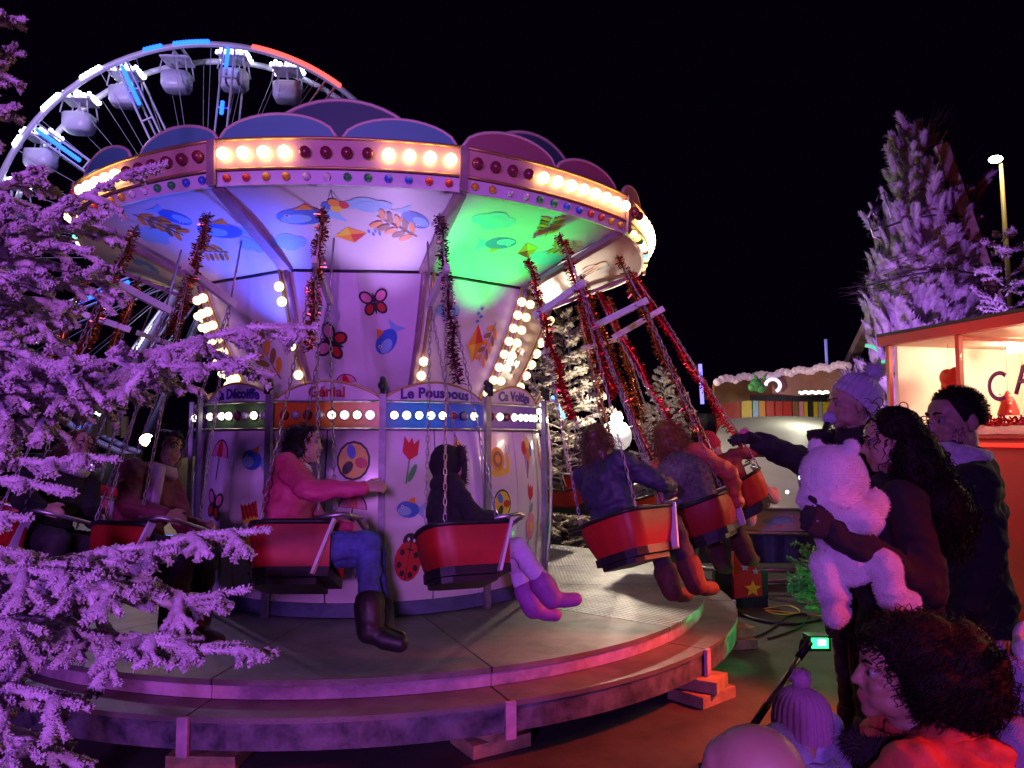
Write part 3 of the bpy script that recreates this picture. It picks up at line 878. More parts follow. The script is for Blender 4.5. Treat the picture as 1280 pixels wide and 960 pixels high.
def figure(label, loc, rot, J, k, top, bottom, shoes, skin=m_skin2, headR=None, hands=('bare', 'bare'), hand_dir=None, group=None, hair=None, hat=None, voxel=.010, puff=.022, coat_len=.12, name='person', hs=1.0, ears=True, extra=None, ctop='jacket', no_legs=False, shirt_extra=None, eyes=True, palm=None):
    t = thing(name, label, 'person', loc, rot, group)
    R = headR if headR is not None else Matrix.Identity(3)
    hp = J['head']; s = k * hs
    mb = MB()
    head_prims(mb, hp, R, s, ears)
    mb.cap(J['neck'] - V((0, 0, .05 * k)), hp + R @ V((0, -.02, -.05)) * s, .058 * k, .052 * s, 14)
    torso_prims(mb, J, k, 0)
    hd = hand_dir or {}
    for n in 'lr':
        arm_prims(mb, J, k, 0, n)
        leg_prims(mb, J, k, 0, n); foot_prims(mb, J, k, -.004, n)
        d = hd.get(n, J['wr' + n] - J['el' + n]); pn = (palm or {}).get(n, V((1 if n == 'l' else -1, 0, -.3)))
        if hands[0 if n == 'l' else 1] == 'bare': hand_prims(mb, J['wr' + n], d, pn, k, 30, thumb=1 if n == 'r' else -1)
    me = remesh(mb, voxel, 4)
    me.materials.clear(); me.materials.append(skin); me.materials.append(m_lip)
    me.polygons.foreach_set('use_smooth', [True] * len(me.polygons))
    Ri = R.transposed()
    for p_ in me.polygons:
        q = Ri @ (p_.center - hp) / s
        if q.y > .082 and abs(q.x) < .024 and -.078 < q.z < -.051: p_.material_index = 1
    body = link('body', me, t)
    if eyes:
        for sx in (-1, 1):
            c = hp + R @ V((sx * .031, .0715, .004)) * s
            mb = MB(); mb.ell(c, .0128 * s, R, 10, 8, 0); mb.ell(c + R @ V((0, .0065, 0)) * s, .0082 * s, R, 10, 8, 1)
            mb.build('eye', [m_eyew, m_eyed], body)
            mb = MB()
            mb.tube([hp + R @ V((sx * x, y, z)) * s for x, y, z in ((.014, .091, .028), (.03, .089, .034), (.047, .078, .029))], [.004 * s, .0048 * s, .003 * s], 6)
            mb.build('eyebrow', hair if hair else m_hair_dark, body)
    # clothes
    mb = MB()
    torso_prims(mb, J, k, puff)
    dn = (J['pelvis'] - J['waist']).normalized()
    mb.tube([J['waist'], J['pelvis'], J['pelvis'] + dn * coat_len * k], [.15 * k + puff, .175 * k + puff, .18 * k + puff], 16, up=(J['shr'] - J['shl']).normalized(), flat=[.11 * k + puff, .125 * k + puff, .13 * k + puff])
    for n in 'lr': arm_prims(mb, J, k, puff * .75, n, .97)
    mb.tube([J['neck'] - V((0, 0, .06 * k)), J['neck'] + V((0, .005, .03 * k))], [.085 * k, .068 * k], 14)
    if shirt_extra: shirt_extra(mb)
    remesh_obj(ctop, mb, top, t, .011, 2, .018 * min(1, k), 10, rnd.random() * 50)
    if not no_legs:
        mb = MB()
        mb.ell(J['pelvis'], (.165 * k + .008, .12 * k + .008, .12 * k))
        for n in 'lr': leg_prims(mb, J, k, .012, n, .96)
        remesh_obj('trousers', mb, bottom, t, .012, 2, .012, 11, rnd.random() * 50)
        mb = MB()
        for n in 'lr':
            b = MB(); foot_prims(b, J, k, .010, n); b.cap(J['an' + n], J['an' + n].lerp(J['kn' + n], .30), .054 * k + .018, .062 * k + .022)
            remesh_obj('boot', b, shoes, t, .010, 2, .003, 14)
    for i, n in enumerate('lr'):
        if hands[i] == 'bare': continue
        b = MB()
        d = hd.get(n, J['wr' + n] - J['el' + n]); pn = (palm or {}).get(n, V((1 if n == 'l' else -1, 0, -.3)))
        th = 1 if n == 'r' else -1
        kind, mat_ = hands[i]
        if kind == 'mitten':
            d = V(d).normalized(); pn = V(pn); pn = (pn - d * pn.dot(d)).normalized(); sd = d.cross(pn) * th; w0 = J['wr' + n]
            b.tube([w0 - d * .03 * k, w0 + d * .03 * k, w0 + d * .09 * k, w0 + d * .15 * k, w0 + d * .185 * k], [.04 * k, .05 * k, .062 * k, .055 * k, .025 * k], 12, up=sd, flat=[.036 * k, .034 * k, .036 * k, .032 * k, .02 * k])
            b.cap(w0 + d * .04 * k + sd * .03 * k, w0 + d * .10 * k + sd * .085 * k, .024 * k, .022 * k)
        else:
            hand_prims(b, J['wr' + n], d, pn, k * 1.06, 34 if kind == 'glove' else 62, thumb=th, fat=1.2)
        remesh_obj('mitten' if kind == 'mitten' else 'glove', b, mat_, t, .007, 1)
    return t, body, hp, R, s

def fuzz(o, n, L, mat, name='fur'):
    """short pile over a cloth surface, a sub-part of it"""
    me = o.data; polys = me.polygons; mb = MB(); N = len(polys)
    for i in range(n):
        p = polys[rnd.randrange(N)]; c = p.center; d = (V(p.normal) + V((rnd.gauss(0, .45), rnd.gauss(0, .45), rnd.gauss(0, .45) - .2))).normalized()
        w_ = d.orthogonal().normalized() * L * .16
        mb.add([c - w_, c + w_, c + d * L * rnd.uniform(.6, 1.2)], [[0, 1, 2]], 0, True)
    f = mb.build(name, mat, o); tag(f, kind='stuff')
    return f

def knit_hat(t, hp, R, s, mat, bobble=.05, low=-.02, ribs=26, droop=V((0, 0, 0)), wid=1.0, tilt=0, tall=1.0):
    R = R @ Matrix.Rotation(R_(tilt), 3, "X")
    prof = [(1.06, low), (1.10, low + .01), (1.10, low + .045), (1.05, low + .05), (1.06, low + .075), (1.0, low + .105), (.82, low + .135), (.5, low + .158), (.18, low + .168), (.03, low + .17)]
    mb = MB()
    N = ribs * 4
    vs = []; fs = []
    for i, (f, z) in enumerate(prof):
        for a in range(N):
            th = 2 * PI * a / N
            rip = 1 + (.05 * math.cos(ribs * th) + .012 * math.sin(i * 2.1 + th * 5)) * (1 if i < 8 else 0)
            p = V((.084 * f * rip * wid * math.cos(th), .102 * f * rip * wid * math.sin(th) - .012, z * tall + .02 - .035 * math.sin(th) * -1 * (1 - min(1, i / 5)) * .5)) * s
            vs.append(hp + R @ p + droop * (i / 9) ** 2)
    for i in range(len(prof) - 1):
        for a in range(N):
            b = (a + 1) % N
            fs.append([i * N + a, i * N + b, (i + 1) * N + b, (i + 1) * N + a])
    mb.add(vs, fs, 0, True)
    h = mb.build('knit_hat', mat, t)
    if bobble:
        mb = MB(); c = hp + R @ V((0, -.012, (low + .17) * tall + .02 + bobble * .6)) * s + droop
        fur_ball(mb, c, bobble * s, 420)
        mb.build('bobble', mat, h)
    return h

def fur_ball(mb, c, r, n=400):
    mb.ell(c, r * .8, seg=14, rings=10)
    for i in range(n):
        z = rnd.uniform(-1, 1); a = rnd.uniform(0, 6.283); q = math.sqrt(1 - z * z)
        d = V((q * math.cos(a), q * math.sin(a), z))
        b = c + d * r * .72; e = c + (d + V((rnd.gauss(0, .16), rnd.gauss(0, .16), rnd.gauss(0, .16)))) * r * rnd.uniform(.95, 1.15)
        s = d.orthogonal().normalized() * r * .09; u = d.cross(s)
        mb.add([b + s, b - s * .5 + u * .87, b - s * .5 - u * .87, e], [[0, 1, 3], [1, 2, 3], [2, 0, 3]], 0, True)

def fur_band(mb, pts, r, n, L, seed=0):
    pts = [V(p) for p in pts]
    mb.tube(pts, r * .8, 8)
    fr = frames(pts)
    for i in range(n):
        u = rnd.random() * (len(pts) - 1.001); j = int(u); p = pts[j].lerp(pts[j + 1], u - j); t, s, b = fr[j]
        a = rnd.uniform(0, 6.283); d = (s * math.cos(a) + b * math.sin(a) + t * rnd.gauss(0, .35)).normalized()
        o = p + d * r * .7; e = o + (d + V((0, 0, -.25))) * L * rnd.uniform(.6, 1.2)
        w_ = d.cross(t).normalized() * .0025
        mb.add([o - w_, o + w_, e], [[0, 1, 2]], 0, True)

# ------------------------------------------------------------------ swing chairs
m_tin = {'red': M('red_tinsel', (.55, .01, .03), .2, .85), 'copper': M('copper_tinsel', (.42, .14, .04), .22, .85), 'dark': M('dark_tinsel', (.16, .05, .07), .25, .8), 'gold': M('gold_tinsel', (.62, .38, .10), .2, .85)}
m_chain = M('dull_chain', (.42, .36, .42), .4, .8)
m_bar = M('white_tube', (.66, .62, .68), .4)
def chain_me(L):
    mb = MB(); n = int(L / .038); st = L / n
    for i in range(n):
        z = i * st
        a = V((1, 0, 0)) if i % 2 else V((0, 1, 0))
        w_ = .008
        q = [V((0, 0, z - .006)) + a * -w_ * .4, V((0, 0, z + .008)) + a * w_, V((0, 0, z + st - .008)) + a * w_, V((0, 0, z + st + .006)) + a * .4 * w_, V((0, 0, z + st + .006)) - a * .4 * w_, V((0, 0, z + st - .008)) - a * w_, V((0, 0, z + .008)) - a * w_]
        mb.tube(q + [q[0]], .0035, 3, cap=False)
    return mb
def tinsel(mb, pts, r, n, w_=.004):
    pts = [V(p) for p in pts]; fr = frames(pts)
    for i in range(n):
        u = rnd.random() * (len(pts) - 1.001); j = int(u); p = pts[j].lerp(pts[j + 1], u - j); t, s, b = fr[j]
        a = rnd.uniform(0, 6.283); d = (s * math.cos(a) + b * math.sin(a) + t * rnd.gauss(0, .3))
        o = p; e = p + d * r * rnd.uniform(.6, 1.15)
        wv = (t + d.cross(t) * rnd.uniform(-1, 1)).normalized() * w_
        mb.add([o - wv * .6, o + wv * .6, e + wv, e - wv], [[0, 1, 2, 3]])
CHL = 1.42     # seat rim to spreader bar
def seat_rim(u, inset=0.0, y0=-.20, y1=.22, hw=.22):
    """U round the back of the seat: u 0..1 from the front right to the front left"""
    pts = [(hw, y1), (hw, .0), (hw, -.1), (hw * .85, y0 + .03), (hw * .5, y0), (0, y0 - .01), (-hw * .5, y0), (-hw * .85, y0 + .03), (-hw, -.1), (-hw, .0), (-hw, y1)]
    f = u * (len(pts) - 1); i = min(len(pts) - 2, int(f)); f -= i
    x = pts[i][0] * (1 - f) + pts[i + 1][0] * f; y = pts[i][1] * (1 - f) + pts[i + 1][1] * f
    return V((x * (1 - inset / hw), y + (inset if y < 0 else 0) * .8, 0))
def make_chair(label, loc, rot, tins=None, t_from=.3, t_to=1.0, both=True):
    t = thing('swing_chair', label, 'swing chair', loc, rot, 'hanging chairs of the swing ride')
    mb = MB()
    def o_(u, v): return seat_rim(u, .045 * (1 - v) ** 2) + V((0, 0, -.04 + .215 * v))
    def i_(u, v): return seat_rim(u, .045 * (1 - v) ** 2 + .014) + V((0, 0, -.04 + .215 * v))
    mb.grid(o_, 30, 6, 0, True, i_)
    mb.build('seat_shell', m_red, t)
    mb = MB()
    out = [seat_rim(i / 30, .03) for i in range(31)]
    mb.prism([(p.x, p.y) for p in out], .045, lambda x, y, z: V((x, y, -.075 + z)))
    mb.prism([(p.x * .8, p.y * .8 - .02) for p in out], .03, lambda x, y, z: V((x, y, -.107 + z)))
    mb.build('seat_base', m_dark, t)
    mb = MB(); mb.tube([seat_rim(i / 30) + V((0, 0, .181)) for i in range(31)], .014, 8); mb.build('top_rail', m_dark, t)
    for s in (-1, 1):
        mb = MB(); mb.bar((s * .222, .235, .19), (s * .21, .15, -.07), .045, .014, up=V((0, 1, 0)))
        mb.build('front_stay', m_bar, t)
    mb = MB(); mb.tube([V((-.225, .14, .195)), V((-.225, .28, .215)), V((-.15, .33, .215)), V((.15, .33, .215)), V((.225, .28, .215)), V((.225, .14, .195))], .012, 8); mb.build('safety_bar', m_chrome, t)
    top = CHL + .24
    if 'c' not in _chain: _chain['c'] = chain_me(CHL).mesh('chain', m_chain)
    for sx in (-1, 1):
        for sy in (-.12, .16):
            a = V((sx * .222, sy, .19)); b = V((sx * .20, 0, top))
            d = (b - a)
            o = link('chain', _chain['c'], t, a, d.to_track_quat('Z', 'Y').to_euler())
            o.scale = (1, 1, d.length / CHL)
    mb = MB(); mb.bar((-.24, 0, top), (.24, 0, top), .03, .045); mb.build('spreader_bar', m_bar, t)
    for sx in (-1, 1):
        mb = MB(); mb.tube([V((sx * .2, 0, top)), V((sx * .16, 0, top + .42))], .007, 5)
        mb.build('hanger', m_chain, t)
    if tins:
        mb = MB()
        for sx, sy in ((.2, .03), (-.2, .03))[:2 if both else 1]:
            a = V((sx, sy, .25)).lerp(V((sx * .9, 0, top)), t_from); b = V((sx, sy, .25)).lerp(V((sx * .8, 0, top + .40)), t_to)
            pts = [a.lerp(b, i / 10) + V((.012 * math.sin(i * 2.2), .012 * math.cos(i * 2.2), 0)) for i in range(11)]
            tinsel(mb, pts, .042, 950, .0034)
            mb.tube(pts, .009, 5)
        mb.build('tinsel_garland', m_tin[tins], t)
    return t
_chain = {}
def swing_place(phi, th, L=2.10, Ra=2.02, za=2.93):
    r = Ra + L * math.sin(R_(th)); z = za - L * math.cos(R_(th))
    return V((CX, CY, 0)) + pol(r, phi, z), (0, -R_(th), R_(phi - 80))
# ------------------------------------------------------------------ hair pieces
def hair_cap(t, hp, R, s, mat, front=.35, low=-.25, thick=.010, n=0, length=.03, grav=.3, curl=0, seed=1, r=.0022, bulge=(1, 1, 1)):
    mb = MB()
    N, Mr = 40, 16
    vs = []; fs = []; idx = {}
    rr = (.078 * bulge[0], .097 * bulge[1], .087 * bulge[2]); c = V((0, -.014, .033))
    for j in range(Mr + 1):
        for i in range(N):
            a = 2 * PI * i / N
            y = math.sin(a)
            zlow = low if y < .2 else low + (.55 - low) * min(1, (y - .2) / .55) * (1 if front < .9 else .5)
            z = 1 - (1 - zlow) * j / Mr
            q = math.sqrt(max(0, 1 - z * z))
            th = thick * (1 + .45 * noise.noise((a * 2.2 + seed, z * 3, seed))) * (1 if j < Mr else 0)
            p = V((q * math.cos(a) * (rr[0] + th), q * math.sin(a) * (rr[1] + th), z * (rr[2] + th))) + c
            vs.append(hp + R @ (p * s))
    for j in range(Mr):
        for i in range(N):
            i2 = (i + 1) % N
            fs.append([j * N + i, (j + 1) * N + i, (j + 1) * N + i2, j * N + i2])
    mb.add(vs, fs, 0, True)
    if n:
        strands(mb, scalp(hp, R, s, n, front, low, tuple(x + thick * .6 for x in rr)), 6, length, curl, 2, r, grav, .3, 3)
    return mb.build('hair', mat, t)

HAIR = {
 'long_curls': [((0, -.035, .045), (.098, .102, .092)), ((0, -.095, -.115), (.135, .095, .15)), ((.085, -.05, -.10), (.045, .07, .13)), ((-.085, -.05, -.10), (.045, .07, .13)), ((0, -.13, -.27), (.165, .11, .14))],
 'afro': [((0, -.05, .06), (.118, .12, .10)), ((0, -.14, .0), (.15, .12, .145)), ((0, .035, .092), (.075, .05, .036)), ((0, -.11, -.07), (.13, .09, .07)), ((.09, -.06, .0), (.05, .07, .07)), ((-.09, -.06, .0), (.05, .07, .07))],
 'long': [((0, -.025, .036), (.087, .098, .090)), ((0, -.075, -.10), (.105, .06, .16)), ((.075, -.03, -.08), (.026, .06, .11)), ((-.075, -.03, -.08), (.026, .06, .11)), ((0, -.085, -.26), (.12, .05, .10))],
 'bob': [((0, -.022, .036), (.086, .098, .092)), ((0, -.055, -.05), (.09, .065, .08)), ((.074, -.025, -.05), (.022, .055, .06)), ((-.074, -.025, -.05), (.022, .055, .06)), ((0, .045, .092), (.06, .035, .022))],
}
def hair_mass(t, hp, R, s, mat, style, n, length, curl, r=.004, grav=1.0, lift=.5, turns=3, vox=.012, np_=12):
    mb = MB()
    for c, q in HAIR[style]: mb.ell(hp + R @ (V(c) * s), tuple(x * s for x in q), R)
    me = remesh(mb, vox, 2, .010, 16, rnd.random() * 40)
    mb = MB()
    mb.add([v.co.copy() for v in me.vertices], [list(p.vertices) for p in me.polygons], 0, True)
    Ri = R.transposed()
    polys = list(me.polygons); k = 0
    while k < n:
        p = rnd.choice(polys); c = p.center; nn = p.normal
        q = Ri @ (c - hp) / s
        if q.y > .05 and q.z < .05: k += 1; continue
        d = (nn * lift + V((rnd.gauss(0, .25), rnd.gauss(0, .25), rnd.gauss(0, .2) - .35))).normalized()
        L = length * rnd.uniform(.5, 1.15); st = L / np_; pos = c - nn * .01
        path = []
        for i in range(np_ + 1):
            path.append(pos.copy()); d = (d + V((0, 0, -grav / np_ * 1.8))).normalized(); pos = pos + d * st
        fr = frames(path); ph = rnd.uniform(0, 6.28); tn = turns * rnd.uniform(.7, 1.3); am = curl * rnd.uniform(.6, 1.3)
        out = [path[i] + (fr[i][1] * math.cos(ph + 6.28 * tn * i / np_) + fr[i][2] * math.sin(ph + 6.28 * tn * i / np_)) * am * min(1, i / 3) for i in range(np_ + 1)]
        mb.tube(out, [r * (1 - .6 * i / np_) for i in range(np_ + 1)], 3, cap=False)
        k += 1
    bpy.data.meshes.remove(me)
    return mb.build('hair', mat, t)

# ------------------------------------------------------------------ chairs and riders
def rider(phi, th, chair_label, tins, label, h, **kw):
    loc, rot = swing_place(phi, th)
    make_chair(chair_label, loc, rot, tins, kw.pop('t_from', .35), kw.pop('t_to', 1.0), phi > 30)
    J, k = sit(h)
    for a, b in kw.pop('J', {}).items(): J[a] = V(b) * k
    return figure(label, loc, rot, J, k, voxel=.0105, group='riders on the swing ride', eyes=kw.pop('eyes', True), **kw)

# 1 raspberry jacket, jeans
t, body, hp, R, s = rider(-8.5, 20, 'red swing chair nearest the viewer with a rider in blue jeans', 'copper', 'rider in a raspberry jacket and blue jeans gliding past the front of the drum', 1.52,
    top=m_coat_pink, bottom=m_jeans, shoes=m_boot_black, t_from=.62, J={'elr': (.26, .12, .36), 'wrr': (.21, .40, .40), 'knl': (-.12, .42, .10), 'anl': (-.12, .50, -.33), 'knr': (.10, .43, .11), 'anr': (.11, .47, -.35), 'tor': (.12, .63, -.42)})
hair_mass(t, hp, R, s, m_hair_black, 'bob', 420, .07, .004, .003)
mb = MB(); fur_band(mb, [hp + V((.075 * math.cos(a / 10 * 6.28), .06 * math.sin(a / 10 * 6.28) - .03, -.135)) for a in range(11)], .028, 300, .02); mb.build('collar', m_plush, t)
# 2 hooded child, lilac leggings
t, body, hp, R, s = rider(9.5, 18, 'red swing chair in front of the drum with a hooded child', 'dark', 'child in a black hooded coat, lilac leggings and purple boots on the swing', 1.28,
    top=m_coat_black, bottom=m_lilac_leg, shoes=m_boot_purple, t_from=.5, hs=1.12, J={'knr': (.10, .42, .08), 'anr': (.10, .62, -.28), 'tor': (.11, .80, -.30), 'knl': (-.10, .42, .08), 'anl': (-.10, .55, -.32), 'tol': (-.11, .72, -.38)})
mb = MB()
mb.ell(hp + V((0, -.03, .01)) * s, (.108 * s, .115 * s, .135 * s)); mb.ell(hp + V((0, -.05, -.12)) * s, (.11 * s, .10 * s, .07 * s))
remesh_obj('hood', mb, m_coat_black, t, .011, 2, .006)
mb = MB(); fur_band(mb, [hp + V((.095 * math.cos(a / 12 * 6.28), .065, .115 * math.sin(a / 12 * 6.28))) * s for a in range(13)], .02, 420, .03); mb.build('hood_trim', m_fur, t)
# 3 navy jacket, brown hair
t, body, hp, R, s = rider(33, 20, 'red and black swing chair carrying a rider in a navy jacket', 'red', 'brown-haired rider in a navy jacket and brown suede boots seen from behind', 1.56,
    top=m_coat_navy, bottom=m_dark_leg, shoes=m_boot_brown, t_from=.45, J={'elr': (.28, .12, .34), 'wrr': (.20, .36, .33)})
hair_mass(t, hp, R, s, m_hair_brown, 'long', 420, .14, .004, .003)
mb = MB(); mb.tube([hp + V((.07 * math.cos(a / 10 * 6.28), .06 * math.sin(a / 10 * 6.28) - .03, -.125)) for a in range(11)], .024, 8, cap=False); mb.build('collar', m_scarf_white, t)
# 4 auburn hair, coral coat
t, body, hp, R, s = rider(54, 22, 'black-sided swing chair carrying a rider with long auburn hair', 'copper', 'rider with long auburn hair, coral coat and grey fur gilet on the swing', 1.60,
    top=m_coat_coral, bottom=m_dark_leg, shoes=m_boot_brown, t_from=.2, J={'elr': (.30, .06, .30), 'wrr': (.24, .22, .08)})
hair_mass(t, hp, R, s, m_hair_auburn, 'long', 700, .18, .006, .0034, lift=.35)
mb = MB(); torso_prims(mb, {a: b for a, b in sit(1.60)[0].items()}, .94, .038); gil = remesh_obj('fur_gilet', mb, M('grey_fur', (.22, .19, .21), .95, var=.5, vs=40, bump=.9, bs=200), t, .014, 2, .012, 30)
# 5 small child reaching out
t, body, hp, R, s = rider(71, 29.5, 'outermost swing chair carrying a child reaching for the pompom', 'red', 'small child in maroon with a red hat and one arm stretched out', 1.16,
    top=m_coat_maroon, bottom=m_dark_leg, shoes=m_boot_pink, hs=1.2, hands=(('mitten', m_mitten), ('mitten', m_mitten)), t_from=.0,
    J={'elr': (.42, .02, .42), 'wrr': (.66, .05, .32), 'ell': (-.24, .10, .36), 'wll': (-.2, .3, .4), 'knr': (.22, .38, .08), 'anr': (.36, .50, -.20), 'tor': (.42, .60, -.14), 'anl': (-.02, .52, -.30), 'tol': (.04, .66, -.30)})
knit_hat(t, hp, R, s, m_knit_red, .0)
# 6, 7 riders behind the fir branches
t, body, hp, R, s = rider(-27.5, 18, 'swing chair behind the white fir with a rider in a maroon coat', 'copper', 'dark-haired rider in a maroon coat with lilac scarf seen past the white fir branches', 1.5,
    top=m_coat_maroon, bottom=m_dark_leg, shoes=m_boot_black, t_from=.7)
hair_mass(t, hp, R, s, m_hair_black, 'bob', 420, .08, .006, .003)
mb = MB(); mb.tube([hp + V((.085 * math.cos(a / 10 * 6.28), .075 * math.sin(a / 10 * 6.28) - .02, -.13 + .01 * math.sin(a * 3))) for a in range(11)], .034, 8, cap=False); mb.tube([hp + V((.08, .06, -.13)), hp + V((.10, .09, -.25)), hp + V((.09, .10, -.40))], [.035, .035, .03], 8); mb.build('scarf', M('lilac_scarf', (.55, .38, .6), .85, var=.2), t)
t, body, hp, R, s = rider(-44, 19, 'leftmost swing chair half hidden by the white fir', 'copper', 'brown-haired rider in a dark jacket with white scarf at the far left', 1.5,
    top=m_coat_black, bottom=m_dark_leg, shoes=m_boot_black, t_from=.6)
hair_mass(t, hp, R, s, m_hair_brown, 'long', 420, .14, .005, .003)
mb = MB(); mb.tube([hp + V((.085 * math.cos(a / 10 * 6.28), .075 * math.sin(a / 10 * 6.28) - .02, -.13)) for a in range(11)], .04, 8, cap=False); mb.build('scarf', m_scarf_white, t)
for phi, th, tin, lb in ((127, 18, None, 'empty red swing chair in front of the flocked tree right of the drum'), (97, 16, 'copper', 'empty swing chair far right of the drum behind the riders'), (-78, 18, 'copper', 'empty swing chair left of the drum beyond the fir'), (-112, 18, None, 'empty swing chair at the far left rear of the ride')):
    loc, rot = swing_place(phi, th); make_chair(lb, loc, rot, tin, .4)

# ------------------------------------------------------------------ spectators
def tolocal(loc, a, p):
    return rotz(-a) @ (V(p) - V(loc))
GRP = 'spectators beside the swing ride'
# man with fade haircut
hpos = P(1194, 526, 3.3); a = R_(70)
J, k = stand(1.76)
loc = V((hpos.x, hpos.y, 0)) - rotz(a) @ V((0, J['head'].y, 0)); J['head'].z = hpos.z; J['neck'].z = hpos.z - .15
for n in 'lr': J['sh' + n].z -= .02
t, body, hp, R, s = figure('bearded man with a short haircut in a black coat and pale scarf', loc, (0, 0, a), J, k, m_coat_black, m_dark_leg, m_boot_black, skin=m_skin2, headR=yaw(24) @ Matrix.Rotation(R_(-4), 3, 'X'), group=GRP, coat_len=.28, voxel=.008, puff=.045, hs=1.13, hands=('bare', 'bare'))
hair_cap(t, hp, R, s, m_hair_dark, .62, -.62, .005, 900, .014, .1, 0, 4, .0016)
mb = MB()
for i in range(900):
    x = rnd.uniform(-1, 1); z = rnd.uniform(-.125, -.02)
    yy = (.075 if z < -.05 else .06) * (1 - x * x) ** .5 + .012
    if z > -.075 and abs(x) < .42: continue
    o = hp + R @ (V((x * .066, yy, z)) * s); d = R @ V((x, .6, -.8)).normalized()
    wv = V((.0012, .0012, 0)); mb.add([o - wv - d * .006, o + wv - d * .006, o + d * .012], [[0, 1, 2]], 0)
mb.ell(hp + R @ (V((0, .03, -.075)) * s), (.062 * s, .058 * s, .042 * s), R); mb.build('beard', m_hair_dark, t)
mb = MB()
for j in range(2):
    mb.tube([hp + V((.095 * math.cos(q / 14 * 6.28), .09 * math.sin(q / 14 * 6.28) - .015, -.135 - .045 * j + .02 * math.sin(q / 14 * 6.28 * 1))) for q in range(15)], .034, 9, cap=False)
remesh_obj('scarf', mb, m_scarf_white, t, .009, 1, .007, 22)
# mother with curly hair
hpos = P(1112, 552, 3.0); a = R_(68)
J, k = stand(1.68)
J['head'].z = hpos.z; J['neck'].z = hpos.z - .145
loc = V((hpos.x, hpos.y, 0)) - rotz(a) @ V((0, J['head'].y, 0))
J['ell'] = tolocal(loc, a, P(1162, 735, 2.74)); J['wrl'] = tolocal(loc, a, P(1040, 664, 2.62))
J['elr'] = tolocal(loc, a, P(1060, 700, 3.25)); J['wrr'] = tolocal(loc, a, P(1050, 715, 3.0))
t, body, hp, R, s = figure('woman with long dark curly hair in a black coat holding a baby', loc, (0, 0, a), J, k, m_coat_black, m_dark_leg, m_boot_black, skin=m_skin2, headR=yaw(10) @ Matrix.Rotation(R_(-8), 3, 'X'), group=GRP, coat_len=.42, voxel=.008, puff=.034, hands=(('fist', m_coat_black), 'bare'))
hair_mass(t, hp, R, s, m_hair_dark, 'long_curls', 1700, .10, .009, .0032, lift=.22, turns=2.2, np_=14)
# baby in plush suit
bl = P(1062, 690, 2.72)
def B(px, py, d): return P(px, py, d) - bl
J = dict(pelvis=B(1068, 700, 2.74), waist=B(1056, 678, 2.73), chest=B(1050, 650, 2.72), neck=B(1044, 622, 2.72), head=B(1044, 598, 2.72))
J['shl'] = B(1058, 640, 2.84); J['ell'] = B(1095, 655, 2.90); J['wrl'] = B(1120, 640, 2.92)
J['shr'] = B(1060, 640, 2.65); J['elr'] = B(1080, 648, 2.62); J['wrr'] = B(1092, 628, 2.70)
J['hipl'] = B(1052, 702, 2.80); J['knl'] = B(1032, 706, 2.70); J['anl'] = B(1046, 762, 2.68); J['tol'] = B(1043, 772, 2.64)
J['hipr'] = B(1088, 702, 2.66); J['knr'] = B(1106, 706, 2.62); J['anr'] = B(1116, 752, 2.62); J['tor'] = B(1136, 752, 2.62)
Rb = basis((.85, .5, -.05))
t, body, hp, R, s = figure('baby in a white plush bear suit with ears carried on the woman\'s arm', bl, (0, 0, 0), J, .40, m_plush, m_plush, m_plush, headR=Rb, group=GRP, hs=1.55, puff=.056, coat_len=.05, voxel=.008, hands=(('mitten', m_plush), ('mitten', m_plush)), ctop='plush_suit', ears=False)
mb = MB()
mb.ell(hp + R @ V((0, -.014, .006)), (.112, .112, .112), R); mb.ell(hp + R @ V((0, -.03, -.075)), (.112, .108, .07), R); mb.ell(hp + R @ V((0, .045, -.02)), (.09, .07, .10), R)
for sx in (-1, 1): mb.ell(hp + R @ V((sx * .072, -.012, .110)), (.032, .019, .032), R)
mb.tube([hp + R @ V((.122 * math.cos(q / 14 * 6.283), .115 * math.sin(q / 14 * 6.283) - .025, -.125 + .015 * math.sin(q * 1.7))) for q in range(15)], .036, 9, cap=False)
hd = remesh_obj('bear_hood', mb, m_plush, t, .009, 2, .004, 11)
fuzz(hd, 9000, .009, m_plush)
for ch in list(t.children):
    if ch.name.startswith('plush_suit'): fuzz(ch, 9000, .009, m_plush)
mb = MB()
for n in 'lr':
    mb.chain([J['hip' + n], J['kn' + n], J['an' + n], J['to' + n]], [.062, .054, .046, .040], 12)
    mb.tube([J['an' + n] + (J['kn' + n] - J['an' + n]) * .3 + V((.05 * math.cos(q / 8 * 6.283), .05 * math.sin(q / 8 * 6.283), 0)) for q in range(9)], .012, 6, cap=False)
lg = remesh_obj('plush_leggings', mb, m_plush, t, .009, 1, .006, 18)
fuzz(lg, 6000, .008, m_plush)
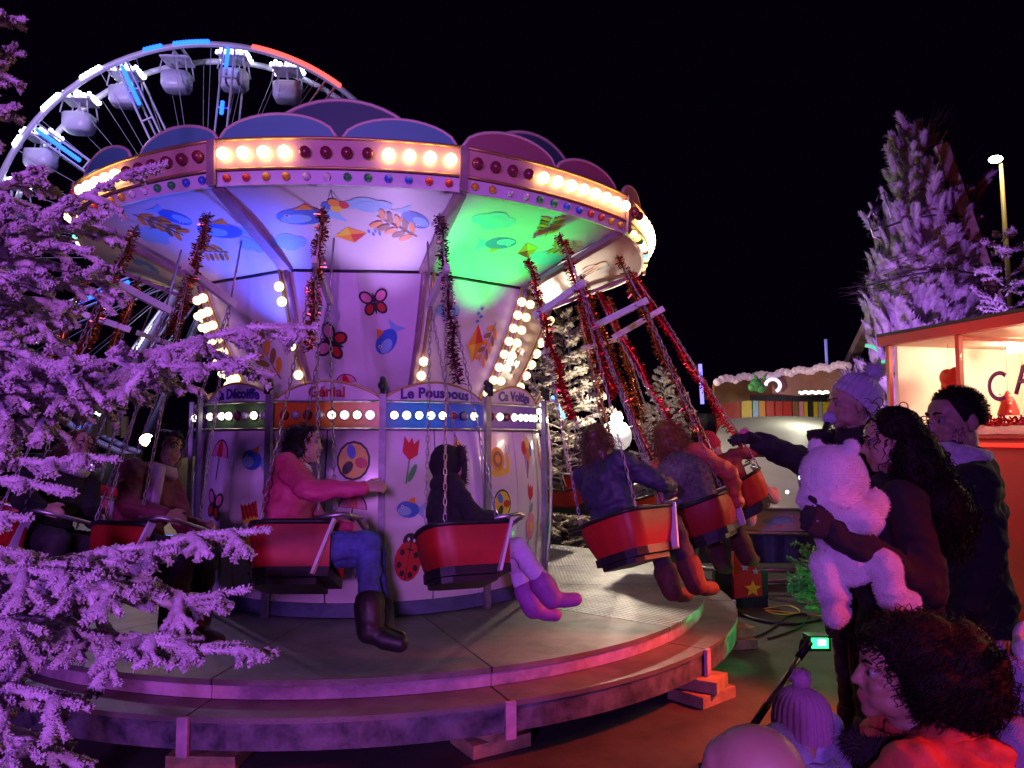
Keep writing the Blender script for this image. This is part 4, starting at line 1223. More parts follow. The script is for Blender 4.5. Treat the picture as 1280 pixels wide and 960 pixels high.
# announcer with bobble hat and microphone
hpos = P(1062, 506, 3.9); a = R_(88)
J, k = stand(1.78)
J['head'].z = hpos.z; J['neck'].z = hpos.z - .15
loc = V((hpos.x, hpos.y, 0)) - rotz(a) @ V((0, J['head'].y, 0))
J['ell'] = tolocal(loc, a, P(1003, 578, 3.62)); J['wrl'] = tolocal(loc, a, P(951, 553, 3.55))
J['elr'] = tolocal(loc, a, P(1018, 610, 3.9)); J['wrr'] = tolocal(loc, a, P(1024, 560, 3.74))
t, body, hp, R, s = figure('woman in a pale knitted bobble hat speaking into a microphone, one arm out', loc, (0, 0, a), J, k, m_coat_black, m_dark_leg, m_boot_black, skin=m_skin2, headR=yaw(4) @ Matrix.Rotation(R_(-2), 3, 'X'), group=GRP, coat_len=.35, voxel=.0075, puff=.03,
    hands=(('glove', m_glove), ('fist', m_glove)), hand_dir={'r': tolocal((0, 0, 0), a, P(1022, 540, 3.7) - P(1024, 560, 3.74))}, palm={'r': V((-1, .4, 0)), 'l': V((0, -.2, -1))}, hair=m_hair_brown)
knit_hat(t, hp, R, s, m_knit_lilac, .050, -.012, 24, wid=1.04, tilt=36, tall=.95)
mb = MB(); fur_band(mb, [hp + V((.12 * math.cos(q / 14 * 6.28), .10 * math.sin(q / 14 * 6.28) - .01, -.15 - .02 * math.sin(q / 14 * 6.28))) for q in range(15)], .05, 900, .045); mb.build('fur_collar', m_fur, t)
mi = thing('microphone', 'microphone with pale lilac foam head held at the announcer\'s mouth', 'microphone', P(1026, 553, 3.70))
q0 = V(mi.location); q1 = P(1037, 523, 3.80); d = (q1 - q0)
mb = MB(); mb.tube([-d * .6, d * .75], [.013, .018], 10); mb.build('handle', m_dark, mi)
mb = MB(); mb.ell(d, .034); mb.build('foam_head', M('lilac_foam', (.45, .40, .62), .95, bump=.5, bs=300), mi)
# tinsel pompom offered to the riders
pm = P(930, 543, 3.52)
mb = MB(); fur_ball(mb, V((0, 0, 0)), .030, 160); mb.tube([V((0, 0, 0)), V((.03, .0, .0)), V((.08, 0, -.015))], .006, 6)
o = mb.build('pompom', M('pink_pompom', (.7, .12, .25), .5), None, pm); tag(o, 'small pink pompom held out in the black glove', 'pompom')

def crouch(k=1.0):
    J = dict(pelvis=(0, -.10, .30), waist=(0, -.02, .44), chest=(0, .05, .62), neck=(0, .08, .78), head=(0, .12, .925))
    for s_, n in ((-1, 'l'), (1, 'r')):
        J['sh' + n] = (s_ * .175, .05, .735); J['el' + n] = (s_ * .24, .20, .48); J['wr' + n] = (s_ * .12, .42, .52)
        J['hip' + n] = (s_ * .09, -.08, .29); J['kn' + n] = (s_ * .14, .32, .42); J['an' + n] = (s_ * .13, .02, .08); J['to' + n] = (s_ * .15, .17, .03)
    return {q: V(b) * k for q, b in J.items()}, k
# crouching woman, coral jacket
hpos = P(1122, 842, 2.05); a = R_(52)
J, k = crouch(1.05); dz = hpos.z - J['head'].z
for q in ('head', 'neck', 'chest', 'waist', 'shl', 'shr'): J[q].z += dz
for q in ('shl', 'shr', 'chest'): J[q].z += .01
loc = V((hpos.x, hpos.y, 0)) - rotz(a) @ V((0, J['head'].y, 0))
t, body, hp, R, s = figure('crouching woman with a thick mass of dark curls and a coral jacket', loc, (0, 0, a), J, k, m_coat_coral, m_dark_leg, m_boot_black, skin=m_skin, headR=yaw(32) @ Matrix.Rotation(R_(3), 3, 'X'), group=GRP, voxel=.007, puff=.040, coat_len=.1, hs=1.0, shirt_extra=lambda mb: (mb.ell(J['chest'] + V((0, -.06, .07)), (.215, .15, .16)), mb.ell(J['neck'] + V((0, -.03, -.03)), (.12, .10, .07)), mb.ell(J['waist'] + V((0, -.08, .06)), (.20, .15, .18))))
hair_mass(t, hp, R, s, m_hair_dark, 'afro', 2400, .060, .008, .0022, grav=.8, lift=.45, turns=2.2, np_=12)
mb = MB()
fur_band(mb, [hp + V((.105 * math.cos(q / 14 * 6.28), .11 * math.sin(q / 14 * 6.28) + .005, -.165 - .035 * math.sin(q / 14 * 6.28))) for q in range(15)], .036, 1500, .026); mb.build('fur_scarf', m_fur, t)
mb = MB()
mb.tube([hp + R @ V((.088 * math.cos(q / 12 * 6.283), .085 * math.sin(q / 12 * 6.283) - .02, -.155 - .02 * math.sin(q / 12 * 6.283))) for q in range(13)], .03, 9, cap=False)
remesh_obj('collar', mb, m_coat_coral, t, .009, 1, .007, 24)
Rb2 = rotz(0)
mb = MB()
mb.tube([J['neck'] + V((.15 * math.cos(R_(q)), -.04 + .20 * math.sin(R_(q)), -.03 - .05 * abs(math.sin(R_(q))))) for q in range(180, 361, 15)], [.025, .035, .045, .052, .058, .06, .06, .06, .058, .052, .045, .035, .025], 10)
mb.tube([J['neck'] + V((.11 * math.cos(R_(q)), -.05 + .15 * math.sin(R_(q)), .01)) for q in range(180, 361, 15)], .035, 9)
remesh_obj('folded_hood', mb, m_coat_coral, t, .010, 1, .014, 16)
# child with bobble hat
hpos = P(1000, 910, 2.2); a = R_(25)
J, k = stand(.93); J['head'].z = hpos.z; J['neck'].z = hpos.z - .115
loc = V((hpos.x, hpos.y, 0)) - rotz(a) @ V((0, J['head'].y, 0))
t, body, hp, R, s = figure('small child in a mauve knitted bobble hat seen from behind', loc, (0, 0, a), J, k, m_plush_blue, m_dark_leg, m_boot_black, headR=Matrix.Identity(3), group=GRP, hs=1.38, voxel=.009)
knit_hat(t, hp, R, s, m_knit_purple, .040, -.03, 28, wid=1.05)
mb = MB(); mb.tube([hp + V((.075 * math.cos(q / 12 * 6.28), .075 * math.sin(q / 12 * 6.28) - .01, -.095)) for q in range(13)], .026, 8, cap=False); remesh_obj('scarf', mb, m_plush_blue, t, .008, 1, .005, 30)
# bald head
hpos = P(940, 985, 1.42); a = R_(45)
J, k = crouch(.98); dz = hpos.z - J['head'].z
for q in ('head', 'neck', 'chest', 'waist', 'shl', 'shr'): J[q].z += dz
loc = V((hpos.x, hpos.y, 0)) - rotz(a) @ V((0, J['head'].y, 0))
t, body, hp, R, s = figure('crouching person whose bald head shows at the bottom edge', loc, (0, 0, a), J, k, m_coat_black, m_dark_leg, m_boot_black, skin=m_skin2, headR=Matrix.Rotation(R_(-6), 3, 'X'), group=GRP, voxel=.007)
# child in fleece with ears
hpos = P(1262, 855, 2.0); a = R_(55)
J, k = stand(1.05); J['head'].z = hpos.z; J['neck'].z = hpos.z - .115
loc = V((hpos.x, hpos.y, 0)) - rotz(a) @ V((0, J['head'].y, 0))
t, body, hp, R, s = figure('child in a lavender fleece hood with floppy ears at the right edge', loc, (0, 0, a), J, k, m_plush_blue, m_dark_leg, m_boot_black, headR=Matrix.Identity(3), group=GRP, hs=1.3, voxel=.009, puff=.03)
mb = MB()
mb.ell(hp + V((0, -.012, .012)) * s, (.108 * s, .112 * s, .122 * s)); mb.ell(hp + V((0, -.03, -.09)) * s, (.12 * s, .105 * s, .06 * s))
fuzz(remesh_obj('fleece_hood', mb, m_plush_blue, t, .010, 2, .007, 18), 8000, .008, m_plush_blue)
for sx in (-1, 1):
    mb = MB(); c = hp + V((sx * .075, -.02, .125)) * s
    mb.tube([c, c + V((sx * .03, -.01, .03)) * s, c + V((sx * .075, -.02, .03)) * s, c + V((sx * .10, -.02, -.005)) * s], [.03 * s, .038 * s, .034 * s, .012 * s], 12, flat=[.016 * s, .018 * s, .018 * s, .01 * s])
    remesh_obj('floppy_ear', mb, m_plush, t, .008, 2, .003, 20)
# ------------------------------------------------------------------ flocked firs
m_flock = M('flocked_needles', (.74, .68, .74), .95, vs=16, col2=(.46, .38, .43), bump=.6, bs=260)
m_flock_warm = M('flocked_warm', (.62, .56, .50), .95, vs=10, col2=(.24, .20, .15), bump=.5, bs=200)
m_bark = M('dark_bark', (.07, .05, .04), .9, bump=.6, bs=50)
nrng = np.random.default_rng(11)
def needles_along(V_, F_, pts, L, per_m, w=.0022, rmax=1.0):
    """three-sided needles round a twig, leaning to its tip"""
    for i in range(len(pts) - 1):
        a = np.array(pts[i]); b = np.array(pts[i + 1]); ax = b - a; ln = np.linalg.norm(ax)
        if ln < 1e-5: continue
        ax /= ln
        n = max(2, int(ln * per_m))
        s = np.cross(ax, (0, 0, 1)); 
        if np.linalg.norm(s) < .05: s = np.cross(ax, (1, 0, 0))
        s /= np.linalg.norm(s); u = np.cross(s, ax)
        tt = nrng.random(n); an = nrng.random(n) * 2 * PI
        rad = np.cos(an)[:, None] * s + np.sin(an)[:, None] * u
        o = a + ax * (tt * ln)[:, None] + rad * .003
        d = rad * .86 + ax * (nrng.uniform(.25, .75, n))[:, None] + nrng.normal(0, .12, (n, 3))
        d /= np.linalg.norm(d, axis=1)[:, None]
        ll = L * nrng.uniform(.65, 1.15, n)[:, None]
        p1 = np.cross(d, ax); p1 /= (np.linalg.norm(p1, axis=1)[:, None] + 1e-9); p2 = np.cross(d, p1)
        ww = w * nrng.uniform(.8, 1.5, n)[:, None]
        mid = o + d * ll * .75
        base = len(V_) if isinstance(V_, list) else 0
        q = np.concatenate([o + p1 * ww * .6, o - p1 * ww * .3 + p2 * ww * .5, o - p1 * ww * .3 - p2 * ww * .5, mid + p1 * ww, mid - p1 * ww * .5 + p2 * ww * .87, mid - p1 * ww * .5 - p2 * ww * .87, o + d * ll], 0)
        idx = np.arange(n)
        k = F_['n']
        A = [idx + j * n + k for j in range(7)]
        for f in ((A[0], A[1], A[4], A[3]), (A[1], A[2], A[5], A[4]), (A[2], A[0], A[3], A[5])): F_['q'].append(np.stack(f, 1))
        for f in ((A[3], A[4], A[6]), (A[4], A[5], A[6]), (A[5], A[3], A[6])): F_['t'].append(np.stack(f, 1))
        V_.append(q); F_['n'] += len(q)
def twig_core(V_, F_, pts, r0, r1, lump=.35):
    n = 6; m = len(pts)
    fr = frames([V(p) for p in pts]); rows = []
    for i, (t, s, b) in enumerate(fr):
        r = r0 + (r1 - r0) * i / (m - 1)
        for k in range(n):
            a = 2 * PI * k / n; rr = r * (1 + lump * nrng.uniform(-1, 1))
            rows.append(tuple(V(pts[i]) + (s * math.cos(a) + b * math.sin(a)) * rr))
    k0 = F_['n']; fs = []
    for i in range(m - 1):
        for k in range(n):
            k2 = (k + 1) % n
            fs.append((k0 + i * n + k, k0 + i * n + k2, k0 + (i + 1) * n + k2, k0 + (i + 1) * n + k))
    V_.append(np.array(rows)); F_['q'].append(np.array(fs)); F_['n'] += len(rows)
def np_mesh(name, V_, F_, mat):
    v = np.concatenate(V_, 0).astype('f')
    q = np.concatenate(F_['q'], 0) if F_['q'] else np.zeros((0, 4), int); t = np.concatenate(F_['t'], 0) if F_['t'] else np.zeros((0, 3), int)
    me = bpy.data.meshes.new(name)
    me.vertices.add(len(v)); me.vertices.foreach_set('co', v.ravel())
    nl = len(q) * 4 + len(t) * 3
    me.loops.add(nl); me.loops.foreach_set('vertex_index', np.concatenate([q.ravel(), t.ravel()]).astype('i'))
    me.polygons.add(len(q) + len(t))
    st = np.concatenate([np.arange(len(q)) * 4, len(q) * 4 + np.arange(len(t)) * 3]).astype('i')
    me.polygons.foreach_set('loop_start', st)
    me.polygons.foreach_set('use_smooth', np.ones(len(st), bool))
    me.materials.append(mat); me.update(calc_edges=True); me.validate()
    return me
def curve_pts(a, d, L, n, grav, wob=.04):
    p = V(a); d = V(d).normalized(); out = [p.copy()]
    for i in range(n):
        d = (d + V((rnd.gauss(0, wob), rnd.gauss(0, wob), rnd.gauss(0, wob) + grav / n))).normalized()
        p = p + d * (L / n); out.append(p.copy())
    return out
def bough(V_, F_, a, b, side_n=16, tw=.30, needle=.016, per_m=620, droop=-.12, sub=3, thick=.010, w=.0022, width=1.0, start=.12):
    """main stem from a to b with side twigs in a fan"""
    a = V(a); b = V(b); L = (b - a).length
    n = 10
    mid = (a + b) / 2 + V((0, 0, .06 * L))
    stem = [(a * (1 - t) ** 2 + mid * 2 * t * (1 - t) + b * t * t) + V((rnd.gauss(0, .008), rnd.gauss(0, .008), rnd.gauss(0, .008))) * L for t in [i / n for i in range(n + 1)]]
    twig_core(V_, F_, stem, thick, .006)
    needles_along(V_, F_, stem[3:], needle, per_m, w)
    for i in range(side_n):
        t = start + (.97 - start) * (i + rnd.random() * .6) / side_n
        j = min(n - 1, int(t * n)); p = stem[j].lerp(stem[j + 1], t * n - j)
        ax = (stem[j + 1] - stem[j]).normalized()
        sd = ax.cross(V((0, 0, 1))).normalized() * (1 if i % 2 else -1)
        l = tw * (1.15 - .75 * t) * rnd.uniform(.7, 1.2) * width
        d = ax * rnd.uniform(.55, .9) + sd * rnd.uniform(.5, .9) + V((0, 0, rnd.uniform(-.45, .25)))
        pts = curve_pts(p, d, l, 6, droop * 2.2)
        twig_core(V_, F_, pts, thick * .9, .0085, .4)
        needles_along(V_, F_, pts, needle, per_m, w)
        for q in range(sub):
            u = .25 + .6 * (q + rnd.random()) / sub; jj = min(5, int(u * 6)); pp = pts[jj]
            axx = (pts[jj + 1] - pts[jj]).normalized(); s2 = axx.cross(V((0, 0, 1))).normalized() * (1 if (q + i) % 2 else -1)
            dd = axx * .8 + s2 * rnd.uniform(.5, .9) + V((0, 0, rnd.uniform(-.5, .15)))
            p2 = curve_pts(pp, dd, l * rnd.uniform(.3, .5), 4, droop * 2)
            twig_core(V_, F_, p2, thick * .72, .0075, .45)
            needles_along(V_, F_, p2, needle, per_m, w)

# --- the big fir at the left edge
TX, TY = -2.05, 2.30
fir = thing('flocked_fir', 'large white flocked fir at the left edge reaching in front of the ride', 'tree', (TX, TY, 0))
mb = MB(); mb.tube([V((0, 0, 0)), V((.01, 0, 1.2)), V((0, .01, 2.4)), V((0, 0, 3.6))], [.075, .06, .04, .008], 12)
mb.build('trunk', m_bark, fir)
def trunk_at(z): return V((TX, TY, z))
BG = [  # target px, py, depth, root height, side twigs, twig length
    (5, 15, 2.3, 2.55, 12, .20, 1), (20, 72, 2.5, 2.45, 12, .2, 1), (22, 130, 2.2, 2.3, 12, .22, 1),
    (205, 208, 2.2, 1.95, 16, .20, .8), (135, 262, 2.0, 1.95, 16, .30, 1), (60, 215, 2.4, 2.15, 14, .3, 1),
    (150, 335, 2.1, 1.80, 16, .28, 1), (60, 300, 1.9, 1.9, 14, .3, 1), (95, 385, 2.3, 1.75, 14, .3, 1), (40, 345, 2.5, 1.85, 14, .3, 1),
    (392, 408, 2.0, 1.55, 22, .27, .9), (320, 445, 1.9, 1.5, 22, .26, 1), (215, 470, 2.15, 1.6, 18, .28, 1), (110, 450, 1.8, 1.65, 16, .3, 1), (40, 420, 2.0, 1.7, 14, .3, 1), (110, 500, 2.2, 1.6, 16, .25, 1),
    (145, 572, 1.9, 1.42, 12, .20, .8), (95, 610, 1.8, 1.45, 9, .15, .7), (20, 560, 2.0, 1.5, 12, .22, .8), (35, 640, 1.8, 1.3, 8, .16, .8),
    (225, 690, 1.9, 1.05, 20, .27, 1), (325, 665, 1.95, 1.0, 22, .25, .9), (335, 822, 1.75, 1.0, 20, .27, .9), (300, 740, 1.9, 1.0, 20, .28, 1), (150, 720, 1.7, 1.12, 18, .30, 1), (120, 790, 1.75, 1.0, 18, .30, 1), (60, 700, 1.9, 1.2, 16, .28, 1), (215, 800, 1.8, .95, 18, .28, 1),
    (50, 790, 1.6, 1.05, 16, .28, 1), (95, 880, 1.6, .85, 16, .26, 1), (60, 950, 1.55, .8, 16, .28, 1), (10, 880, 1.65, .9, 14, .28, 1), (20, 480, 1.75, 1.6, 14, .28, 1), (30, 390, 2.2, 1.8, 14, .3, 1), (70, 530, 2.1, 1.6, 14, .28, 1), (20, 260, 2.1, 2.1, 14, .3, 1), (180, 745, 1.8, 1.05, 16, .28, 1),
]
for px, py, d, rz, ns, tw, wd in BG:
    V_ = []; F_ = {'q': [], 't': [], 'n': 0}
    bough(V_, F_, trunk_at(rz), P(px, py, d), ns, tw, .0115, 1050, -.16, 3, .016, .0024, wd, .18)
    V_ = [v - np.array((TX, TY, 0)) for v in V_]
    link('branch', np_mesh('branch', V_, F_, m_flock), fir)

# --- smaller flocked trees behind the ride
def small_tree(name, label, loc, h, rad, mat, nb, needle, per_m, lean=0):
    t = thing(name, label, 'tree', loc, (0, 0, 0), 'white flocked trees behind the ride')
    mb = MB(); mb.tube([V((0, 0, 0)), V((0, 0, h * .5)), V((0, 0, h * .97))], [.05, .035, .006], 8); mb.build('trunk', m_bark, t)
    V_ = []; F_ = {'q': [], 't': [], 'n': 0}
    for i in range(nb):
        u = (i + rnd.random()) / nb; z = h * (.06 + .9 * u); a = i * 2.4 + rnd.uniform(-.3, .3)
        r = rad * (1 - u) ** .8 * rnd.uniform(.75, 1.15) + .08
        st = V((0, 0, z)); en = V((r * math.cos(a), r * math.sin(a), z + r * (.15 + .5 * u) - .12 * rad * (1 - u)))
        bough(V_, F_, st, en, 8, r * .55, needle, per_m, -.05, 1, .012, .005, 1, .3)
    o = link('crown', np_mesh('crown', V_, F_, mat), t)
    return t
p = P(706, 700, 10.2); small_tree('flocked_fir', 'white flocked fir lit by warm light right beside the drum', (p.x, p.y, 0), 3.45, .95, m_flock_warm, 95, .032, 170)
p = P(832, 600, 11.5); small_tree('flocked_fir', 'grey flocked fir beyond the riders under the red tinsel', (p.x, p.y, 0), 2.75, .8, m_flock_warm, 70, .032, 150)
p = P(1258, 420, 8.2); small_tree('flocked_fir', 'flocked fir behind the lit booth at the right edge', (p.x, p.y, 0), 4.0, .95, m_flock, 46, .035, 150)

# --- wrapped palm behind the booth
pp = P(1158, 420, 9.0)
palm = thing('wrapped_palm', 'tied-up palm trunk covered with white flocked leaf stubs behind the booth', 'palm', (pp.x, pp.y, 0))
mb = MB(); mb.tube([V((0, 0, 0)), V((0, 0, 2.4)), V((0, 0, 4.2)), V((.05, 0, 5.0))], [.50, .54, .44, .10], 14)
m_stub = M('flocked_stub', (.52, .47, .54), .95, vs=7, col2=(.16, .12, .15), bump=.6, bs=120)
mb.build('trunk', m_stub, palm)
def palmR(z): return .64 if z < 3.2 else .64 - .13 * (z - 3.2) if z < 4.2 else max(.06, .51 - .48 * (z - 4.2))
stub = []
for v_ in range(6):
    mb = MB(); L = (.24, .30, .36, .28, .42, .22)[v_]; wd = (.050, .062, .075, .042, .034, .07)[v_]
    def fn(u, v, L=L, wd=wd, v_=v_):
        x = u * 2 - 1; sh = math.sin(min(1, .18 + v * 1.05) * PI * .62) * (1 - .55 * max(0, v - .7) / .3)
        return V((x * wd * sh + .012 * math.sin(5 * v + v_), .035 * v * v * (1 + v_ * .3) + .022 * (1 - x * x) + .006 * math.sin(17 * v + 9 * x), L * v - .025 * x * x * v))
    mb.grid(fn, 6, 8, 0, True, lambda u, v: fn(u, v) + V((0, -.016, 0)))
    for i in range(130):
        u = rnd.choice((rnd.random(), 0, 1)); v = rnd.random() ** .7; a = fn(u, v); x = u * 2 - 1
        b = a + V((x * rnd.uniform(.01, .04) + rnd.gauss(0, .01), rnd.uniform(-.005, .02), rnd.uniform(.01, .05)))
        mb.add([a - V((.004, 0, .003)), a + V((.004, 0, -.003)), b], [[0, 1, 2]], 0, True)
    stub.append(mb.mesh('leaf_stub', m_stub))
for i in range(290):
    t_ = i / 290; z = 1.95 + 3.2 * t_; a = i * 2.39996
    if math.sin(a) > .5: a += PI
    r = palmR(z) * .92
    up_ = t_ > .55
    o = link('leaf_stub', stub[rnd.choice((3, 4, 0)) if up_ else rnd.choice((0, 1, 2, 5))], palm, (r * math.cos(a), r * math.sin(a), z - .1), (R_(rnd.gauss(-7, 7)), R_(rnd.gauss(0, 13)), a - PI / 2 + rnd.gauss(0, .25)))
    k_ = rnd.uniform(.85, 1.3); o.scale = (k_ * rnd.uniform(.85, 1.2), k_, k_)
mb = MB()
for i in range(900):
    a = rnd.uniform(0, 6.28); z = rnd.gauss(3.45, .13); r = palmR(z) * rnd.uniform(.85, 1.1)
    s0 = V((r * math.cos(a), r * math.sin(a), z)); e = s0 + V((rnd.gauss(0, .14) - math.sin(a) * .2, rnd.gauss(0, .14) + math.cos(a) * .2, rnd.gauss(0, .05)))
    mb.add([s0, s0 + V((0, 0, .012)), e], [[0, 1, 2]])
o = mb.build('fibre_band', m_bark, palm); tag(o, kind='stuff')
mb = MB()
for i in range(70):
    b = V((.06 + rnd.gauss(0, .07), rnd.gauss(0, .06), 4.75 + rnd.uniform(-.3, .2))); d = V((rnd.gauss(.12, .16), rnd.gauss(0, .12), 1)).normalized()
    q = [b + d * (.62 * j / 5) * rnd.uniform(.7, 1.1) + V((.16 * (j / 5) ** 2, 0, 0)) for j in range(6)]
    mb.tube(q, [.014, .012, .010, .007, .004, .001], 4)
o = mb.build('top_fronds', m_stub, palm)
mb = MB()
for z in (4.05, 3.4, 4.4):
    mb.tube([V((palmR(z) * 1.12 * math.cos(q / 20 * 6.28), palmR(z) * 1.12 * math.sin(q / 20 * 6.28), z + .02 * math.sin(q))) for q in range(21)], .012, 5)
mb.build('rope', m_dark, palm)
for (a, b, lb) in ((P(1176, 182, 8.7), P(1252, 400, 8.4), 'thick pale timber brace leaning on the right of the wrapped palm'), (P(1106, 366, 9.3), P(1066, 446, 11.6), 'short timber brace leaning on the left of the wrapped palm')):
    dd = (b - a).normalized(); b2 = a + dd * ((a.z - .0) / -dd.z)
    mb = MB(); mb.bar(a - V(a), b2 - V(a), .13, .13)
    o = mb.build('timber_brace', M('flocked_timber', (.34, .22, .20), .85, var=.5, vs=6, bump=.3, bs=40), None, a); tag(o, lb, 'timber brace', 'braces of the wrapped palm')
lf = thing('bracket_lamp', 'small black wire lamp bracket clamped to the left side of the wrapped palm', 'bracket', P(1098, 275, 8.5))
l0 = V(lf.location)
mb = MB()
def rel(px, py): return P(px, py, 8.5) - l0
mb.tube([rel(1114, 272), rel(1104, 240), rel(1098, 246), rel(1092, 268)], .012, 6); mb.tube([rel(1085, 272), rel(1092, 296), rel(1102, 298)], .012, 6); mb.tube([rel(1085, 272), rel(1096, 252)], .012, 6); mb.build('wire_frame', m_chrome, lf)
mb = MB(); mb.tube([rel(1100, 250), rel(1094, 268)], .035, 8); mb.build('lamp_head', m_dark, lf)

# dry fronds and a green rope light beside the booth
fr0 = P(1070, 470, 9.7)
dp = thing('dry_fronds', 'tuft of dry frosted fronds standing up behind the announcer\'s hat', 'plant', (fr0.x, fr0.y, 0))
mb = MB()
for i in range(26):
    a = R_(rnd.uniform(35, 165)); b = V((rnd.gauss(0, .05), rnd.gauss(0, .05), fr0.z - .15)); d = V((math.cos(a), rnd.gauss(0, .3), math.sin(a)))
    q = [b + d * (.34 * j / 4) + V((0, 0, -.03 * (j / 4) ** 2)) for j in range(5)]
    mb.tube(q, [.008, .022, .024, .016, .002], 5, flat=[.004, .006, .006, .005, .001])
mb.build('frond', m_stub, dp)
mb = MB(); mb.tube([V((0, 0, 0)), V((0, 0, fr0.z - .1))], .05, 8); mb.build('stem', m_bark, dp)
g1 = P(1082, 432, 8.9)
mb = MB(); mb.tube([P(1082 + 22 * math.sin(R_(q)), 452 - 20 * math.cos(R_(q)), 8.9) - g1 for q in range(0, 100, 12)], .022, 6)
o = mb.build('rope_light', emitter('green_rope', (.15, .8, .45), .9, False), None, g1); tag(o, 'short green rope light curving at the left corner of the booth', 'rope light')
# ------------------------------------------------------------------ ferris wheel
WC = P(268, 320, 47.6); WR = 13.0
wheel = thing('ferris_wheel', 'tall white ferris wheel with blue and white light strips rising behind the ride', 'ferris wheel', WC, (0, 0, R_(4)))
m_wh = M('wheel_white', (.55, .50, .62), .4, var=.1)
led_b = emitter('led_blue', (.012, .11, 1.0), 4.0, False); led_w = emitter('led_white', (.75, .85, 1.0), 9, False); led_r = emitter('led_red', (1.0, .07, .06), 3.0, False)
def wp(r, deg, y): return V((r * math.cos(R_(deg)), y, r * math.sin(R_(deg))))
for y, r in ((-1.1, WR), (1.1, WR)):
    mb = MB(); mb.tube([wp(r, 360 * i / 96, y) for i in range(97)], .20, 6, cap=False); mb.build('rim', m_wh, wheel)
for i in range(24):
    a = 8 + 15.2 * i
    if not (40 < a % 360 < 235): continue
    mb = MB(); mb.bar(wp(WR, a, -1.1), wp(WR, a, 1.1), .14, .14); mb.build('cross_bar', m_wh, wheel)
for y in (-1.0, 1.0):
    mb = MB(); mb.tube([V((0, y - .3, 0)), V((0, y + .3, 0))], 1.0, 20); mb.build('hub', m_wh, wheel)
spk = [144.8, 115.5, 86, 56.5, 174, 203.5, 237, 27]
for a in spk:
    for y in (-1.1, 1.1):
        for off in (-.35, .35):
            pa = wp(WR - .2, a, y); n_ = V((-math.sin(R_(a)), 0, math.cos(R_(a)))) * off
            mb = MB(); mb.tube([pa + n_, wp(1, a, y) + n_], .07, 5); mb.build('spoke', m_wh, wheel)
    for r in (4, 6.5, 9, 11):
        mb = MB(); mb.bar(wp(r, a, -1.1) + V((-math.sin(R_(a)), 0, math.cos(R_(a)))) * -.35, wp(r, a, -1.1) + V((-math.sin(R_(a)), 0, math.cos(R_(a)))) * .35, .09, .09); mb.build('spoke_brace', m_wh, wheel)
for i in range(36):
    a = 45 + i * 5.1
    mb = MB(); mb.tube([wp(WR, a, -1.1 if i % 2 else 1.1), wp(.9, a + 20, -1.1)], .018, 3); mb.build('tension_cable', m_wh, wheel)
def led(a, r0, r1, mat, y=-1.32, off=0):
    mb = MB()
    n_ = V((-math.sin(R_(a)), 0, math.cos(R_(a)))) * off
    N = max(3, int((r1 - r0) / .16))
    for i in range(N):
        r = r0 + (r1 - r0) * i / N
        mb.ell(wp(r, a, y) + n_, .14, seg=6, rings=4)
    mb.build('led_strip', mat, wheel)
def led_arc(a0, a1, mat, y=-1.32):
    mb = MB(); N = max(3, int(abs(a1 - a0) * .2269 / .17))
    for i in range(N): mb.ell(wp(WR + .05, a0 + (a1 - a0) * i / N, y), .15, seg=6, rings=4)
    mb.build('led_strip', mat, wheel)
led(144.8, 9.4, 12.6, led_b); led(115.5, 10.0, 12.6, led_b); led(86, 11.6, 12.8, led_b); led(86, 8.6, 9.4, led_b); led(203.5, 5, 11.5, led_b); led(237, 9.2, 13, led_b); led(237, 4.6, 7.6, led_w); led(203.5, 8.2, 9.4, led_w, -1.36)
led_arc(104, 109, led_b); led_arc(91.5, 101, led_b); led_arc(134, 140, led_w); led_arc(121, 127, led_w); led_arc(54, 80, led_r); led_arc(149, 152, led_w)
